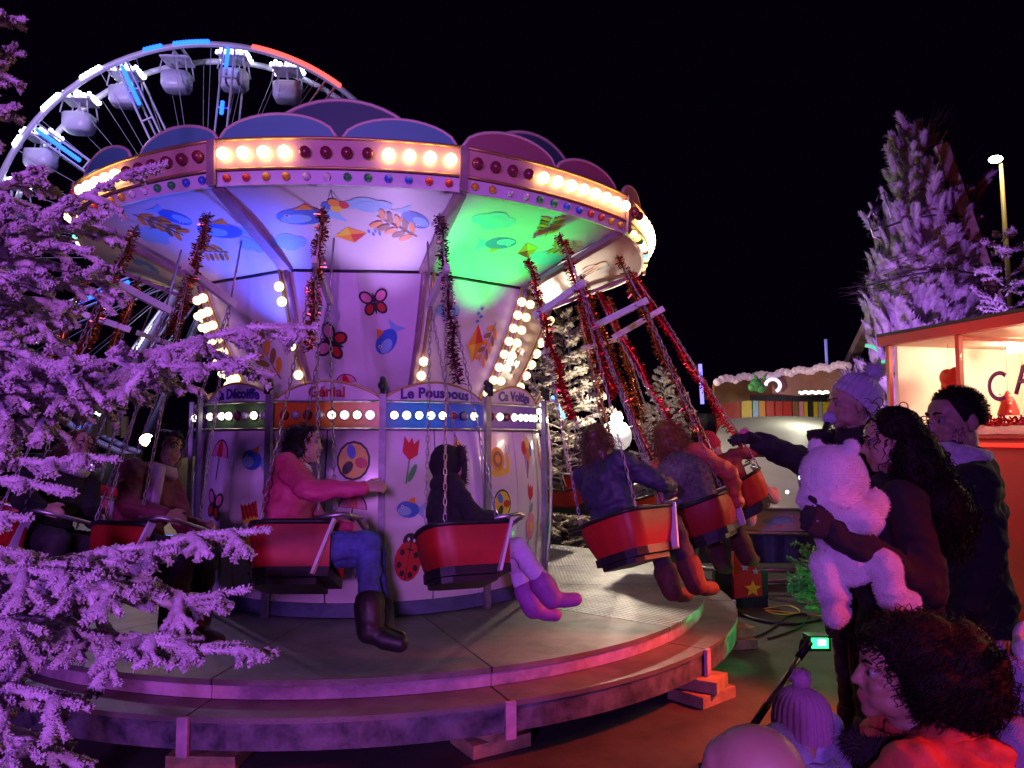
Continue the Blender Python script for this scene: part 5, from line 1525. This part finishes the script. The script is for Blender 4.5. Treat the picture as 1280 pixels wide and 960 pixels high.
# gondolas
gp = None
m_gon = M('gondola_shell', (.60, .56, .72), .35, var=.08)
for i, a in enumerate((144.5, 130.3, 116, 101.5, 86, 71, 160, 176, 191, 205, 219)):
    c = WC + rotz(R_(4)) @ wp(WR, a, 0)
    if gp is None:
        g = thing('gondola', '', 'gondola', c, (0, 0, R_(4)), 'gondolas on the ferris wheel')
        mb = MB()
        prof = [(.62, -2.34), (.80, -2.28), (.92, -2.05), (.94, -1.25), (.91, -1.23)]
        vs = []; fs = []; N = 20
        for (r, z) in prof:
            for q in range(N):
                th = 2 * PI * q / N; cx_, sy_ = math.cos(th), math.sin(th)
                f = 1 / (cx_ ** 4 + sy_ ** 4) ** .25
                vs.append(V((r * cx_ * f * .92, r * sy_ * f * .8, z)))
        for j in range(len(prof) - 1):
            for q in range(N): fs.append([j * N + q, j * N + (q + 1) % N, (j + 1) * N + (q + 1) % N, (j + 1) * N + q])
        fs.append(list(range(N))[::-1]); fs.append([(len(prof) - 2) * N + q for q in range(N)])
        mb.add(vs, fs, 0, True); mb.build('tub', m_gon, g)
        mb = MB()
        for sx in (-1, 1):
            for sy in (-1, 1):
                mb = MB(); mb.tube([V((sx * .82, sy * .68, -1.3)), V((sx * .70, sy * .6, -.45))], .05, 6)
                mb.build('roof_post', m_wh, g)
        mb = MB(); mb.box((0, 0, -.36), (1.7, 1.45, .10)); mb.box((0, 0, -.26), (1.3, 1.1, .12)); mb.build('roof', m_gon, g)
        mb = MB(); mb.tube([V((0, -.9, 0)), V((0, .9, 0))], .09, 8); mb.bar((0, -.7, 0), (0, -.7, -.4), .12, .12); mb.tube([V((0, 0, -.3)), V((0, 0, -1.9))], .09, 8); mb.box((0, 0, -1.5), (.28, .28, .7)); mb.build('hanger', m_wh, g)
        mb = MB()
        for q in range(26):
            th = 2 * PI * q / 26; f = 1 / max(abs(math.cos(th)), abs(math.sin(th)))
            if q % 5 == 4: continue
            mb.ell((.86 * math.cos(th) * f, .74 * math.sin(th) * f, -.22 + .12 * (q % 2)), .14, seg=6, rings=4)
        gl = mb.build('roof_lights', led_w, g); tag(gl, kind='stuff')
        gp = g
        o = g
    else:
        o = copy_tree(gp); o.location = c
    o['label'] = ['white gondola low on the left of the wheel beside the fir tips', 'white gondola with brightly lit roof second from the left', 'white gondola upper left with a blue spoke at its right', 'unlit white gondola at the top of the wheel', 'white gondola just right of the top of the wheel', 'white gondola furthest right above the ride canopy'][i] if i < 6 else ['white gondola just below the lowest clear one, half behind fir tips','gondola on the left side of the wheel level with the hub','gondola on the wheel left of the hub among thick fir boughs','white gondola low on the wheel seen above the blue light strip','lowest visible gondola of the wheel, behind the seated riders'][i-6]
    if i == 3 or i > 6:
        for ch in list(o.children):
            if ch.name.startswith('roof_lights'): bpy.data.objects.remove(ch)
lamp('wheel_light', 'POINT', WC + V((-6, -14, 8)), 7500, (.58, .44, 1.0), size=.5)
# wheel supports
mb = MB()
for s in (-1, 1):
    for y in (-1.9, 1.9): mb.tube([V((0, y, 0)), V((s * 6, y * 2.2, -WC.z))], .28, 8)
mb.build('support_leg', m_wh, wheel)

# ------------------------------------------------------------------ lit sweet booth at the right
BA = V((3.44, 7.0, 0)); e1 = V((.256, -.967, 0)); e2 = V((.967, .256, 0))
booth = thing('sweet_booth', 'red fairground booth with glass front, glowing white interior and purple painted letters', 'booth', BA, (0, 0, math.atan2(e1.y, e1.x)))
BLEN, BD, ZB, ZT = 3.6, 1.5, 1.60, 2.44      # local x along the front, local y inwards (left-hand side of e1)
m_bred = M('booth_red', (.42, .014, .014), .45, var=.2, vs=3)
m_bwhite = M('booth_white_wall', (.80, .76, .70), .5, var=.05)
def bx(name, c, s, mat, par=None):
    mb = MB(); mb.box(c, s); return mb.build(name, mat, par or booth)
bx('base_wall', (BLEN / 2, BD / 2, ZB / 2), (BLEN, BD, ZB - .004), m_bred)
bx('counter', (BLEN / 2, BD / 2 - .03, ZB + .015), (BLEN + .04, BD + .08, .03), m_bred)
bx('back_wall', (BLEN / 2, BD - .02, (ZB + ZT) / 2 + .02), (BLEN - .1, .04, ZT - ZB - .04), m_bwhite)
bx('end_wall', (.03, BD / 2 + .02, (ZB + ZT) / 2 + .02), (.04, BD - .09, ZT - ZB - .04), m_bwhite)
bx('end_wall', (BLEN - .03, BD / 2 + .02, (ZB + ZT) / 2 + .02), (.04, BD - .09, ZT - ZB - .04), m_bwhite)
bx('ceiling_board', (BLEN / 2, BD / 2, ZT + .015), (BLEN, BD, .03), m_bwhite)
bx('roof_beam', (BLEN / 2, -.03, ZT + .045), (BLEN + .1, .07, .085), m_bred)
bx('roof_beam', (-.02, BD / 2 + .02, ZT + .045), (.07, BD, .085), m_bred)
bx('roof', (BLEN / 2, BD / 2, ZT + .105), (BLEN + .12, BD + .12, .025), m_dark)
for x in (.0, .78, 1.62, 2.5, 3.4): bx('front_mullion', (x + .02, .0, (ZB + ZT) / 2 + .015), (.04, .04, ZT - ZB - .03), m_bred)
for x in (.9, 1.8, 2.7): bx('wall_batten', (x, BD - .06, (ZB + ZT) / 2), (.05, .03, ZT - ZB - .05), M('cream_batten', (.6, .45, .35), .5))
for x in (.78, 1.62, 2.5): bx('ceiling_batten', (x, BD / 2, ZT - .02), (.035, BD - .1, .03), m_bred)
m_pane = pane_mat('window_glass')
for i, (a, b) in enumerate(((.04, .78), (.82, 1.62), (1.66, 2.5), (2.54, 3.4))):
    mb = MB(); mb.box(((a + b) / 2, 0, (ZB + ZT) / 2 + .015), (b - a, .006, ZT - ZB - .04)); mb.build('glass_pane', m_pane, booth)
m_purple = M('purple_window_paint', (.16, .015, .20), .5)
def stroke(pts, w_=.022):
    mb = MB(); mb.tube([V((x, -.012, z)) for x, z in pts], w_, 7, flat=[.004] * len(pts), up=V((0, 0, 1))); return mb
def letter(pts, name='painted_letter'):
    mb = MB()
    n = len(pts)
    for pl in pts: mb.tube([V((x, -.008, z)) for x, z in pl], .019, 6, smooth=True)
    for i in range(len(mb.v)): mb.v[i] = V((mb.v[i].x, -.008 + (mb.v[i].y + .008) * .15, mb.v[i].z))
    o = mb.build(name, m_purple, booth)
    return o
LX = 1.02; LZ = 2.0
letter([[(LX + .15 + .09 * math.cos(R_(q)), LZ + .10 * math.sin(R_(q))) for q in range(50, 320, 18)]])
letter([[(LX + .29, LZ - .07), (LX + .36, LZ + .13), (LX + .40, LZ + .15), (LX + .44, LZ + .12), (LX + .48, LZ - .06)], [(LX + .31, LZ + .02), (LX + .47, LZ + .03)]])
letter([[(LX + .55, LZ - .05), (LX + .55, LZ + .16)]])
mb = MB()
for i in range(1500):
    x = rnd.uniform(.85, 3.4); o_ = V((x, .10 + rnd.gauss(0, .03), ZB + .115 + rnd.gauss(0, .018))); d = V((rnd.gauss(0, 1), rnd.gauss(0, 1), rnd.gauss(0, 1))).normalized() * .05
    s_ = d.orthogonal().normalized() * .006
    mb.add([o_ - s_, o_ + s_, o_ + d + s_, o_ + d - s_], [[0, 1, 2, 3]])
o = mb.build('counter_tinsel', m_tin['red'], booth); tag(o, kind='stuff')
mb = MB()
mb.grid(lambda u, v: V((.05 + (BLEN - .1) * u, -.09 + .30 * v, ZB + .035 + (.055 + .03 * noise.noise((u * 14, v * 3, 1))) * math.sin(PI * min(1, v * 1.1)) + .012 * noise.noise((u * 50, v * 9, 2)))), 90, 10)
o = mb.build('white_cloth', M('ruched_cloth', (.72, .62, .60), .9, var=.15, vs=20), booth)
# soft toys hanging behind the glass
def toy(name, label, cat, x, y, z, kind):
    loc = BA + e1 * x + e2 * y + V((0, 0, z))
    t = thing(name, label, cat, loc, (0, 0, math.atan2(e1.y, e1.x)))
    mb = MB()
    if kind == 0:
        mb.ell((0, 0, 0), (.10, .06, .085), Matrix.Rotation(R_(30), 3, 'Y')); mb.ell((.07, 0, .05), (.05, .045, .05)); mb.ell((-.05, 0, -.07), (.035, .035, .04)); mb.ell((.02, 0, -.085), (.032, .03, .035)); mb.ell((.10, 0, .0), (.025, .03, .045))
        remesh_obj('plush_body', mb, m_red, t, .011, 2, .004)
    elif kind == 1:
        mb.tube([V((0, 0, -.17)), V((0, 0, -.10)), V((0, 0, -.02)), V((0, 0, .04))], [.008, .045, .062, .05], 12, flat=[.006, .03, .045, .04]); 
        remesh_obj('plush_body', mb, m_red, t, .009, 2)
        m2 = MB()
        for s in (-1, 1): m2.tube([V((s * .03, 0, .04)), V((s * .08, 0, .07)), V((s * .10, 0, .055))], [.016, .014, .006], 8)
        m2.build('ear', m_brown, t)
    else:
        mb.tube([V((0, 0, -.12)), V((0, 0, 0)), V((0, 0, .10))], [.09, .055, .008], 14); remesh_obj('plush_body', mb, m_red, t, .01, 2, .004)
        m2 = MB()
        for i in range(8): m2.ell((.06 * math.cos(i * 2.1), -.045, -.09 + .022 * i), .012, seg=6, rings=4)
        m2.build('trim', m_white, t)
    m3 = MB(); m3.tube([V((0, 0, .06)), V((0, 0, ZT - z))], .002, 4); m3.build('string', m_dark, t)
toy('soft_toy', 'round red plush toy hanging at the left end of the booth window', 'soft toy', .30, .38, 2.13, 0)
toy('soft_toy', 'red pointed plush toy with dark ears hanging in the middle of the booth', 'soft toy', 1.0, 1.15, 2.18, 1)
toy('soft_toy', 'small red cone plush toy standing behind the man\'s head', 'soft toy', .55, .75, 1.92, 2)
toy('soft_toy', 'red triangular plush toy behind the painted letters', 'soft toy', 1.35, .5, 1.82, 1)
def bw(x, y, z): return BA + e1 * x + e2 * y + V((0, 0, z))
for x in (.7, 2.0, 3.0):
    mb = MB(); mb.tube([V((x - .28, BD * .62, ZT - .055)), V((x + .28, BD * .62, ZT - .055))], .028, 8)
    mb.build('tube_lamp', emitter('booth_tube', (1.0, .76, .42), 190), booth)
mb = MB(); mb.bar((.0, -.075, ZB - .05), (BLEN, -.075, ZB - .05), .02, .03); mb.build('red_led_strip', emitter('booth_led_red', (1.0, .02, .01), 2), booth)

# ------------------------------------------------------------------ street lamp
sl = thing('street_lamp', 'tall street lamp with a glowing white head at the right edge', 'street lamp', (P(1266, 548, 26).x, P(1266, 548, 26).y, 0))
hz = P(1256, 192, 26).z
mb = MB(); mb.tube([V((.35, 0, 0)), V((.1, 0, hz * .6)), V((0.02, 0, hz - .1))], [.12, .09, .06], 10); mb.build('pole', M('ochre_pole', (.5, .36, .14), .5, ), sl)
mb = MB(); mb.tube([V((0, 0, hz - .1)), V((-.12, -.1, hz)), V((-.45, -.2, hz + .02))], [.06, .08, .05], 10, flat=[.06, .05, .04]); mb.build('lamp_arm', m_dark, sl)
mb = MB(); mb.ell((-.28, -.2, hz - .02), (.22, .2, .12)); mb.build('lamp_head', emitter('street_glow', (.85, 1.0, .9), 30), sl)
lamp('street_glow_light', 'POINT', V(sl.location) + V((-.28, -.6, hz - .25)), 120, (1.0, .78, .42), size=.15)

# ------------------------------------------------------------------ children's ride with striped canopy in the middle distance
kd = thing('kiddie_ride', 'low children\'s ride with orange scalloped fascia, yellow columns and a pale sloping cover', 'fairground ride', P(985, 548, 11.0))
kd.location.z = 0
k0 = V(kd.location)
m_org = M('ochre_fascia', (.22, .10, .02), .5, var=.35, vs=3); m_org2 = M('rust_fascia', (.20, .055, .03), .5, var=.35, vs=3)
m_yel = M('yellow_panel', (.70, .48, .02), .4, var=.15); m_tarp = M('pale_tarp', (.52, .52, .48), .6, var=.12, vs=1.5)
def kp(px, py, d): return P(px, py, d) - k0
segs = [(893, 506, 480, 10.4), (965, 497, 472, 10.9), (1012, 494, 466, 10.6), (1062, 490, 460, 10.1)]
for i in range(3):
    (x0, b0, t0, d0), (x1, b1, t1, d1) = segs[i], segs[i + 1]
    mb = MB()
    q = [kp(x0, b0, d0), kp(x1, b1, d1), kp(x1, t1, d1), kp(x0, t0, d0)]
    bk = V((0, .12, 0))
    mb.add(q + [v + bk for v in q], [[0, 1, 2, 3], [7, 6, 5, 4], [0, 4, 5, 1], [1, 5, 6, 2], [2, 6, 7, 3], [3, 7, 4, 0]])
    fo = mb.build('fascia', m_org if i == 0 else m_org2, kd)
    mb = MB()
    nb = int((x1 - x0) / 5.2)
    for j in range(nb):
        p_ = q[3].lerp(q[2], (j + .5) / nb); mb.ell(p_ + V((0, -.02, .02 + .04 * abs(math.sin(j * .8)))), .055, seg=8, rings=6)
    mb.build('cresting_bulbs', M('frosted_bulb', (.55, .45, .5), .2, emit=.25, ecol=(.8, .5, .6)), fo)
mb = MB()
mb.grid(lambda u, v: kp(880 + 190 * u, 500 + 3 * u, 10.7).lerp(kp(890 + 190 * u, 500, 13), v), 2, 1, 0, False, lambda u, v: kp(880 + 190 * u, 500 + 3 * u, 10.7).lerp(kp(890 + 190 * u, 500, 13), v) + V((0, 0, .08)))
mb.build('roof', m_dark, kd)
# back scenery of painted panels
cols = [m_bred, m_yel, m_sky, m_orange, m_redp, m_redp, m_redp, m_brown, m_pink, m_yel, m_black, m_yel, m_grey, m_yel, m_yel, m_redp]
xs = [895, 926, 940, 948, 957, 968, 978, 990, 998, 1004, 1010, 1016, 1022, 1028, 1042, 1056, 1075]
for i, m in enumerate(cols):
    a = kp(xs[i], 535, 12.2); b = kp(xs[i + 1], 535, 12.2)
    mb = MB(); mb.box(((a.x + b.x) / 2, a.y, .95 + .66), (abs(b.x - a.x) - .015, .06 + .02 * (i % 3), 1.35)); mb.build('painted_panel', m, kd)
bxm = MB(); bxm.box((kp(985, 500, 12.4).x, kp(985, 500, 12.4).y, 1.0), (3.2, .06, 2.0)); bxm.build('back_board', m_dark, kd)
# pale sloping cover, rails, skirt
def slope(u, v):
    a = kp(868 + 165 * u, 634 + 2 * u, 8.6); b = kp(905 + 150 * u, 524 - 4 * math.sin(PI * u), 11.6)
    p_ = a.lerp(b, v); p_.z += .22 * math.sin(PI * v) * .6
    return p_
mb = MB(); mb.grid(slope, 12, 10, 0, True, lambda u, v: slope(u, v) - V((0, 0, .05))); mb.build('sloping_cover', m_tarp, kd)
mb = MB(); mb.grid(lambda u, v: kp(868 + 166 * u, 638 + 26 * v, 8.58), 6, 1, 0, False, lambda u, v: kp(868 + 166 * u, 638 + 26 * v, 8.62)); sp = mb.build('side_panel', m_tarp, kd)
def fn(x, y, h): return kp(975 + 130 * x, 651 - 110 * y, 8.575 - h)
print_motif('cloud', fn, sp, .42, .16); print_motif('fish', fn, sp, .3, .2, 200)
mb = MB(); mb.grid(lambda u, v: kp(868 + 170 * u, 668 + 36 * v, 8.5 + .03 * math.sin(u * 40)), 40, 1, 0, True, lambda u, v: kp(868 + 170 * u, 668 + 36 * v, 8.55 + .03 * math.sin(u * 40))); mb.build('blue_skirt', M('navy_skirt', (.035, .06, .14), .5, var=.4, vs=6), kd)
for y, d, r in ((635, 8.5, .022), (666, 8.45, .022), (712, 8.4, .028), (725, 8.35, .022), (742, 8.3, .03)):
    mb = MB(); mb.tube([kp(866, y - 2, d), kp(1040, y + 3, d)], r, 8); mb.build('rail', m_chrome, kd)
for x in (872, 1030):
    mb = MB(); mb.tube([kp(x, 600, 8.45), kp(x + (4 if x > 900 else 0), 745, 8.3)], .022, 8); mb.build('rail_post', m_chrome, kd)
mb = MB(); mb.tube([kp(996, 590, 8.5), kp(1007, 640, 8.45)], .012, 6); mb.build('stay', m_dark, kd)
# little blue/white lights on the ride
for px, py, m in ((1000, 597, led_w), (984, 615, emitter('warm_spark', (1, .7, .4), 6, False)), (910, 571, led_w)):
    mb = MB(); mb.ell(kp(px, py, 8.4), .02, seg=8, rings=6); mb.build('sparkle_light', m, kd)
mb = MB()
for i in range(26): mb.ell(kp(1000 + 36 * i / 26, 490.5 + .7 * math.sin(i), 10.0), .018, seg=6, rings=4)
mb.build('light_string', led_w, kd)
mb = MB(); mb.tube([kp(966 + 9 * math.cos(R_(q)), 482 - 8 * math.sin(R_(q)), 10.75) for q in range(-60, 190, 20)], .025, 6); mb.build('light_curl', emitter('lilac_glow', (.7, .6, 1), 2, False), kd)
mb = MB()
for (x, y, r) in ((945, 481, .09), (951, 485, .07), (940, 484, .06)): mb.ell(kp(x, y, 10.6), (r, .05, r))
for s in (-1, 1): mb.tube([kp(950 + s * 4, 474, 10.6), kp(950 + s * 9, 466, 10.6)], [.03, .004], 6)
mb.build('green_ornament', m_green, kd)
mb = MB(); mb.tube([kp(1034, 466, 10.5), kp(1032, 424, 10.5)], .02, 6); mb.build('light_pole', M('pale_blue_tube', (.25, .25, .6), .4, emit=.4, ecol=(.3, .3, 1)), kd)
lamp('kiddie_lamp', 'POINT', kd.location + V((.2, -.15, 2.1)), 26, (1.0, .95, .72), size=.12)

# red star board
st = thing('star_board', 'red side board with two grey stars and one yellow star', 'board', P(930, 752, 7.2))
s0 = V(st.location)
def sp_(px, py, d=7.2): return P(px, py, d) - s0
pts = [(918, 748), (953, 745), (952, 718), (944, 704), (930, 694), (917, 690)]
mb = MB(); n = len(pts); q = [sp_(*p_) for p_ in pts]; mb.add(q + [v + V((0, .08, 0)) for v in q], [list(range(n))[::-1], list(range(n, 2 * n))] + [[i, (i + 1) % n, (i + 1) % n + n, i + n] for i in range(n)])
bd = mb.build('board', m_bred, st)
for cx_, cy_, r, m in ((931, 709, 6, m_grey), (944.5, 714, 5, m_grey), (941, 736, 11, m_yel)):
    mb = MB(); mb.prism(star_pts(cx_, -cy_, r, .45), .006, lambda x, y, z: sp_(x, -y, 7.19 - z)); mb.build('star', m, bd)
mb = MB(); mb.box((0, .12, .1), (.5, .1, .35)); mb.build('foot', m_dark, st)

# globe lamp and bunting cord
gl = thing('globe_lamp', 'round white globe with a bright lamp on top of a pole beyond the riders', 'lamp', (P(770, 545, 9.6).x, P(770, 545, 9.6).y, 0))
g0 = V(gl.location)
mb = MB(); mb.ell(P(770, 545, 9.6) - g0, .20); mb.build('globe', M('milky_globe', (.7, .68, .66), .3, emit=.5, ecol=(1, .95, .9)), gl)
mb = MB(); mb.ell(P(771, 522, 9.55) - g0, .075); mb.build('bright_lamp', emitter('white_lamp', (1, .97, .9), 30), gl)
mb = MB(); mb.tube([V((0, 0, 0)), P(770, 552, 9.6) - g0], .03, 8); mb.build('pole', m_dark, gl)
lamp('globe_light', 'POINT', P(773, 512, 9.4), 150, (1.0, .84, .62), size=.06)
mb = MB(); a = P(690, 545, 9.5); b = P(768, 538, 9.5); c = P(812, 528, 9.7)
mb.tube([a - a, b - a, c - a], .008, 5); o = mb.build('cord_line', M('cream_cord', (.6, .5, .3), .5), None, a); tag(o, 'pale cord strung between the globe lamp and the flocked trees', 'string of lights')
mb = MB(); mb.tube([V((0, 0, 0)), P(712, 520, 10.8) - P(712, 390, 10.8)], .02, 6)
o = mb.build('tall_pole', m_chrome, None, P(712, 390, 10.8)); tag(o, 'thin pale pole rising in front of the flocked fir right of the drum', 'pole')
mb = MB(); mb.bar((0, 0, 0), P(878, 505, 14) - P(875, 455, 14), .05, .05)
o = mb.build('light_tube', emitter('violet_tube', (.25, .2, 1.0), 2.2, False), None, P(875, 455, 14)); tag(o, 'thin violet light tube standing beyond the red tinsel', 'light tube')
# leaning blue LED stick behind warm tree
mb = MB(); mb.bar((0, 0, 0), P(706, 523, 9.3) - P(690, 495, 9.3), .03, .03)
o = mb.build('light_tube', emitter('blue_stick', (.1, .3, 1.0), 4, False), None, P(690, 495, 9.3)); tag(o, 'short slanting blue light stick in the flocked fir by the drum', 'light tube')

# far low stalls and lights on the left
fs_ = thing('fairground_stall', 'distant stall with pale roof edge and strings of white lights behind the left riders', 'stall', (P(150, 560, 18).x, P(150, 560, 18).y, 0))
f0 = V(fs_.location)
def fp(px, py, d=18): return P(px, py, d) - f0
mb = MB(); mb.grid(lambda u, v: fp(196 + 70 * u, 556 - 12 * u + 22 * v, 13 - 1.5 * u), 3, 1, 0, False, lambda u, v: fp(196 + 70 * u, 556 - 12 * u + 22 * v, 13 - 1.5 * u) + V((0, .1, 0))); mb.build('roof_edge', M('dusty_wall', (.34, .27, .32), .7, var=.3, vs=2), fs_)
mb = MB(); mb.box(fp(150, 610, 18) + V((-.5, .4, -.3)), (5.5, .3, 2.2)); mb.build('counter_wall', m_dark, fs_)
def glow(pts, mat, r, name):
    mb = MB()
    for p_ in pts: mb.ell(p_, r, seg=6, rings=4)
    return mb.build(name, mat, fs_)
glow([fp(76 + 38 * i / 18, 582 + (i % 3) * 1.0) for i in range(19)], led_w, .028, 'light_string')
glow([fp(80 + 34 * i / 14, 587 + (i % 2) * 5) for i in range(15)], emitter('blue_lights', (.3, .35, 1), 4, False), .022, 'light_string')
mb = MB(); mb.bar(fp(98, 505), fp(128, 520), .04, .05); mb.build('tube_lamp', led_w, fs_)
mb = MB(); mb.bar(fp(44, 456), fp(58, 462), .05, .07); mb.build('tube_lamp', led_w, fs_)
mb = MB(); mb.bar(fp(195, 671, 10), fp(222, 671, 10), .02, .04); mb.build('blue_tube', emitter('blue_tube', (.1, .15, 1), 3, False), fs_)
for i in range(5):
    mb = MB(); mb.box(fp(120 + 9 * i, 534 - 3 * (i % 2)), (.12, .1, .5)); mb.build('steel_trim', m_chrome, fs_)
mb = MB(); mb.ell(fp(184, 550, 17), (.17, .1, .13)); mb.build('flood_lamp', emitter('sodium_flood', (1.0, .62, .25), 60), fs_)
glow([fp(4 + 14 * i, 427 + 6 * (i % 3)) for i in range(4)], emitter('warm_far', (1, .6, .35), 6, False), .03, 'far_lights')
lamp('flood_light', 'POINT', f0 + fp(184, 556, 16.3), 90, (1, .7, .4), size=.1)

# ------------------------------------------------------------------ ground clutter
pj = thing('ground_floodlight', 'small floodlight on the ground shining bright green', 'floodlight', P(1021, 806, 5.2))
j0 = V(pj.location)
mb = MB(); mb.box((0, 0, .02), (.15, .10, .10)); mb.tube([V((-.1, .04, -.04)), V((-.09, .02, .03))], .012, 6); mb.build('housing', m_dark, pj)
mb = MB(); mb.box((-.0, -.055, .025), (.11, .012, .065)); mb.build('lens', emitter('green_lens', (.02, 1.0, .16), 5), pj)
mb = MB(); mb.box((.01, -.060, .03), (.05, .008, .035)); mb.build('led_core', emitter('led_core', (.7, 1, .8), 12), pj)
lamp('green_spot', 'SPOT', j0 + V((-.10, -.08, .05)), 15, (.03, 1.0, .2), target=j0 + V((-1.2, .6, .02)), size=.03, spot=80, blend=.6)
lamp('green_back', 'POINT', j0 + V((.05, .45, .15)), 1.2, (.03, 1.0, .2), size=.05)
m_cab = M('black_cable', (.015, .015, .016), .5)
def cable(label, pts, r=.010, mat=None):
    q = [P(*p_) for p_ in pts]
    for v in q: v.z = max(r, v.z) if v.z < .3 else v.z
    for v in q: v.z = r + .002
    # smooth
    out = []
    for i in range(len(q) - 1):
        for j in range(8):
            t = j / 8; a = q[max(0, i - 1)]; b = q[i]; c = q[i + 1]; d = q[min(len(q) - 1, i + 2)]
            out.append(.5 * ((2 * b) + (c - a) * t + (2 * a - 5 * b + 4 * c - d) * t * t + (3 * b - a - 3 * c + d) * t ** 3))
    out.append(q[-1]); o0 = out[0].copy()
    mb = MB(); mb.tube([v - o0 for v in out], r, 6)
    o = mb.build('cable', mat or m_cab, None, o0); tag(o, label, 'cable', 'cables lying on the asphalt')
def gp_(px, py):      # ground point under a pixel
    d0 = P(px, py, 1.0) - V((0, 0, 1.6)); t = -1.6 / d0.z
    return (px, py, t)
cable('thick black cable running from the platform edge to the green floodlight', [gp_(896, 755), gp_(940, 775), gp_(985, 782), gp_(1030, 776)], .014)
cable('black cable looping behind the green floodlight', [gp_(925, 805), gp_(960, 790), gp_(985, 772), gp_(1010, 770), gp_(1000, 785), gp_(960, 800)], .009)
cable('thin yellow cable lying in loose loops near the star board', [gp_(955, 762), gp_(985, 758), gp_(1000, 766), gp_(975, 769), gp_(960, 764), gp_(1035, 772)], .006, m_yellow)
# leaning pole (push handle) in front of the child
hp_ = thing('push_pole', 'black and silver pole leaning up from beside the child with the bobble hat', 'pole', P(941, 908, 3.2))
h0 = V(hp_.location)
a = P(941, 908, 3.2) - h0; b = P(1012, 802, 3.35) - h0
mb = MB(); mb.tube([a, a.lerp(b, .25)], .016, 8); mb.build('rubber_sleeve', m_dark, hp_)
mb = MB(); mb.tube([a.lerp(b, .80), b], .018, 8); mb.build('grip', m_dark, hp_)
mb = MB(); mb.tube([a.lerp(b, .2), a.lerp(b, .85)], .012, 8); mb.build('silver_tube', m_chrome, hp_)
mb = MB(); mb.tube([a, V((a.x - .02, a.y, a.z - h0.z + .012))], .012, 8); mb.box((a.x, a.y, -h0.z + .012), (.2, .14, .02)); mb.build('lower_tube', m_dark, hp_)
# small plant catching green light
V_ = []; F_ = {'q': [], 't': [], 'n': 0}
lp = P(1028, 742, 7.0); lp.z = 0
pl = thing('small_conifer', 'low spiky plant glowing green behind the announcer', 'plant', lp)
for i in range(14):
    a = rnd.uniform(0, 6.28); bough(V_, F_, V((0, 0, .05 + .03 * i)), V((.3 * math.cos(a), .3 * math.sin(a), .1 + .04 * i)), 5, .14, .03, 150, -.05, 1, .008, .004)
link('foliage', np_mesh('foliage', V_, F_, m_green), pl)
mb = MB(); mb.tube([V((0, 0, 0)), V((0, 0, .5))], [.02, .006], 6); mb.build('stem', m_bark, pl)
lamp('plant_green', 'POINT', lp + V((-.1, -.4, .3)), 1.8, (.03, 1, .25), size=.05)

bpy.data.scenes.remove(_tmp)
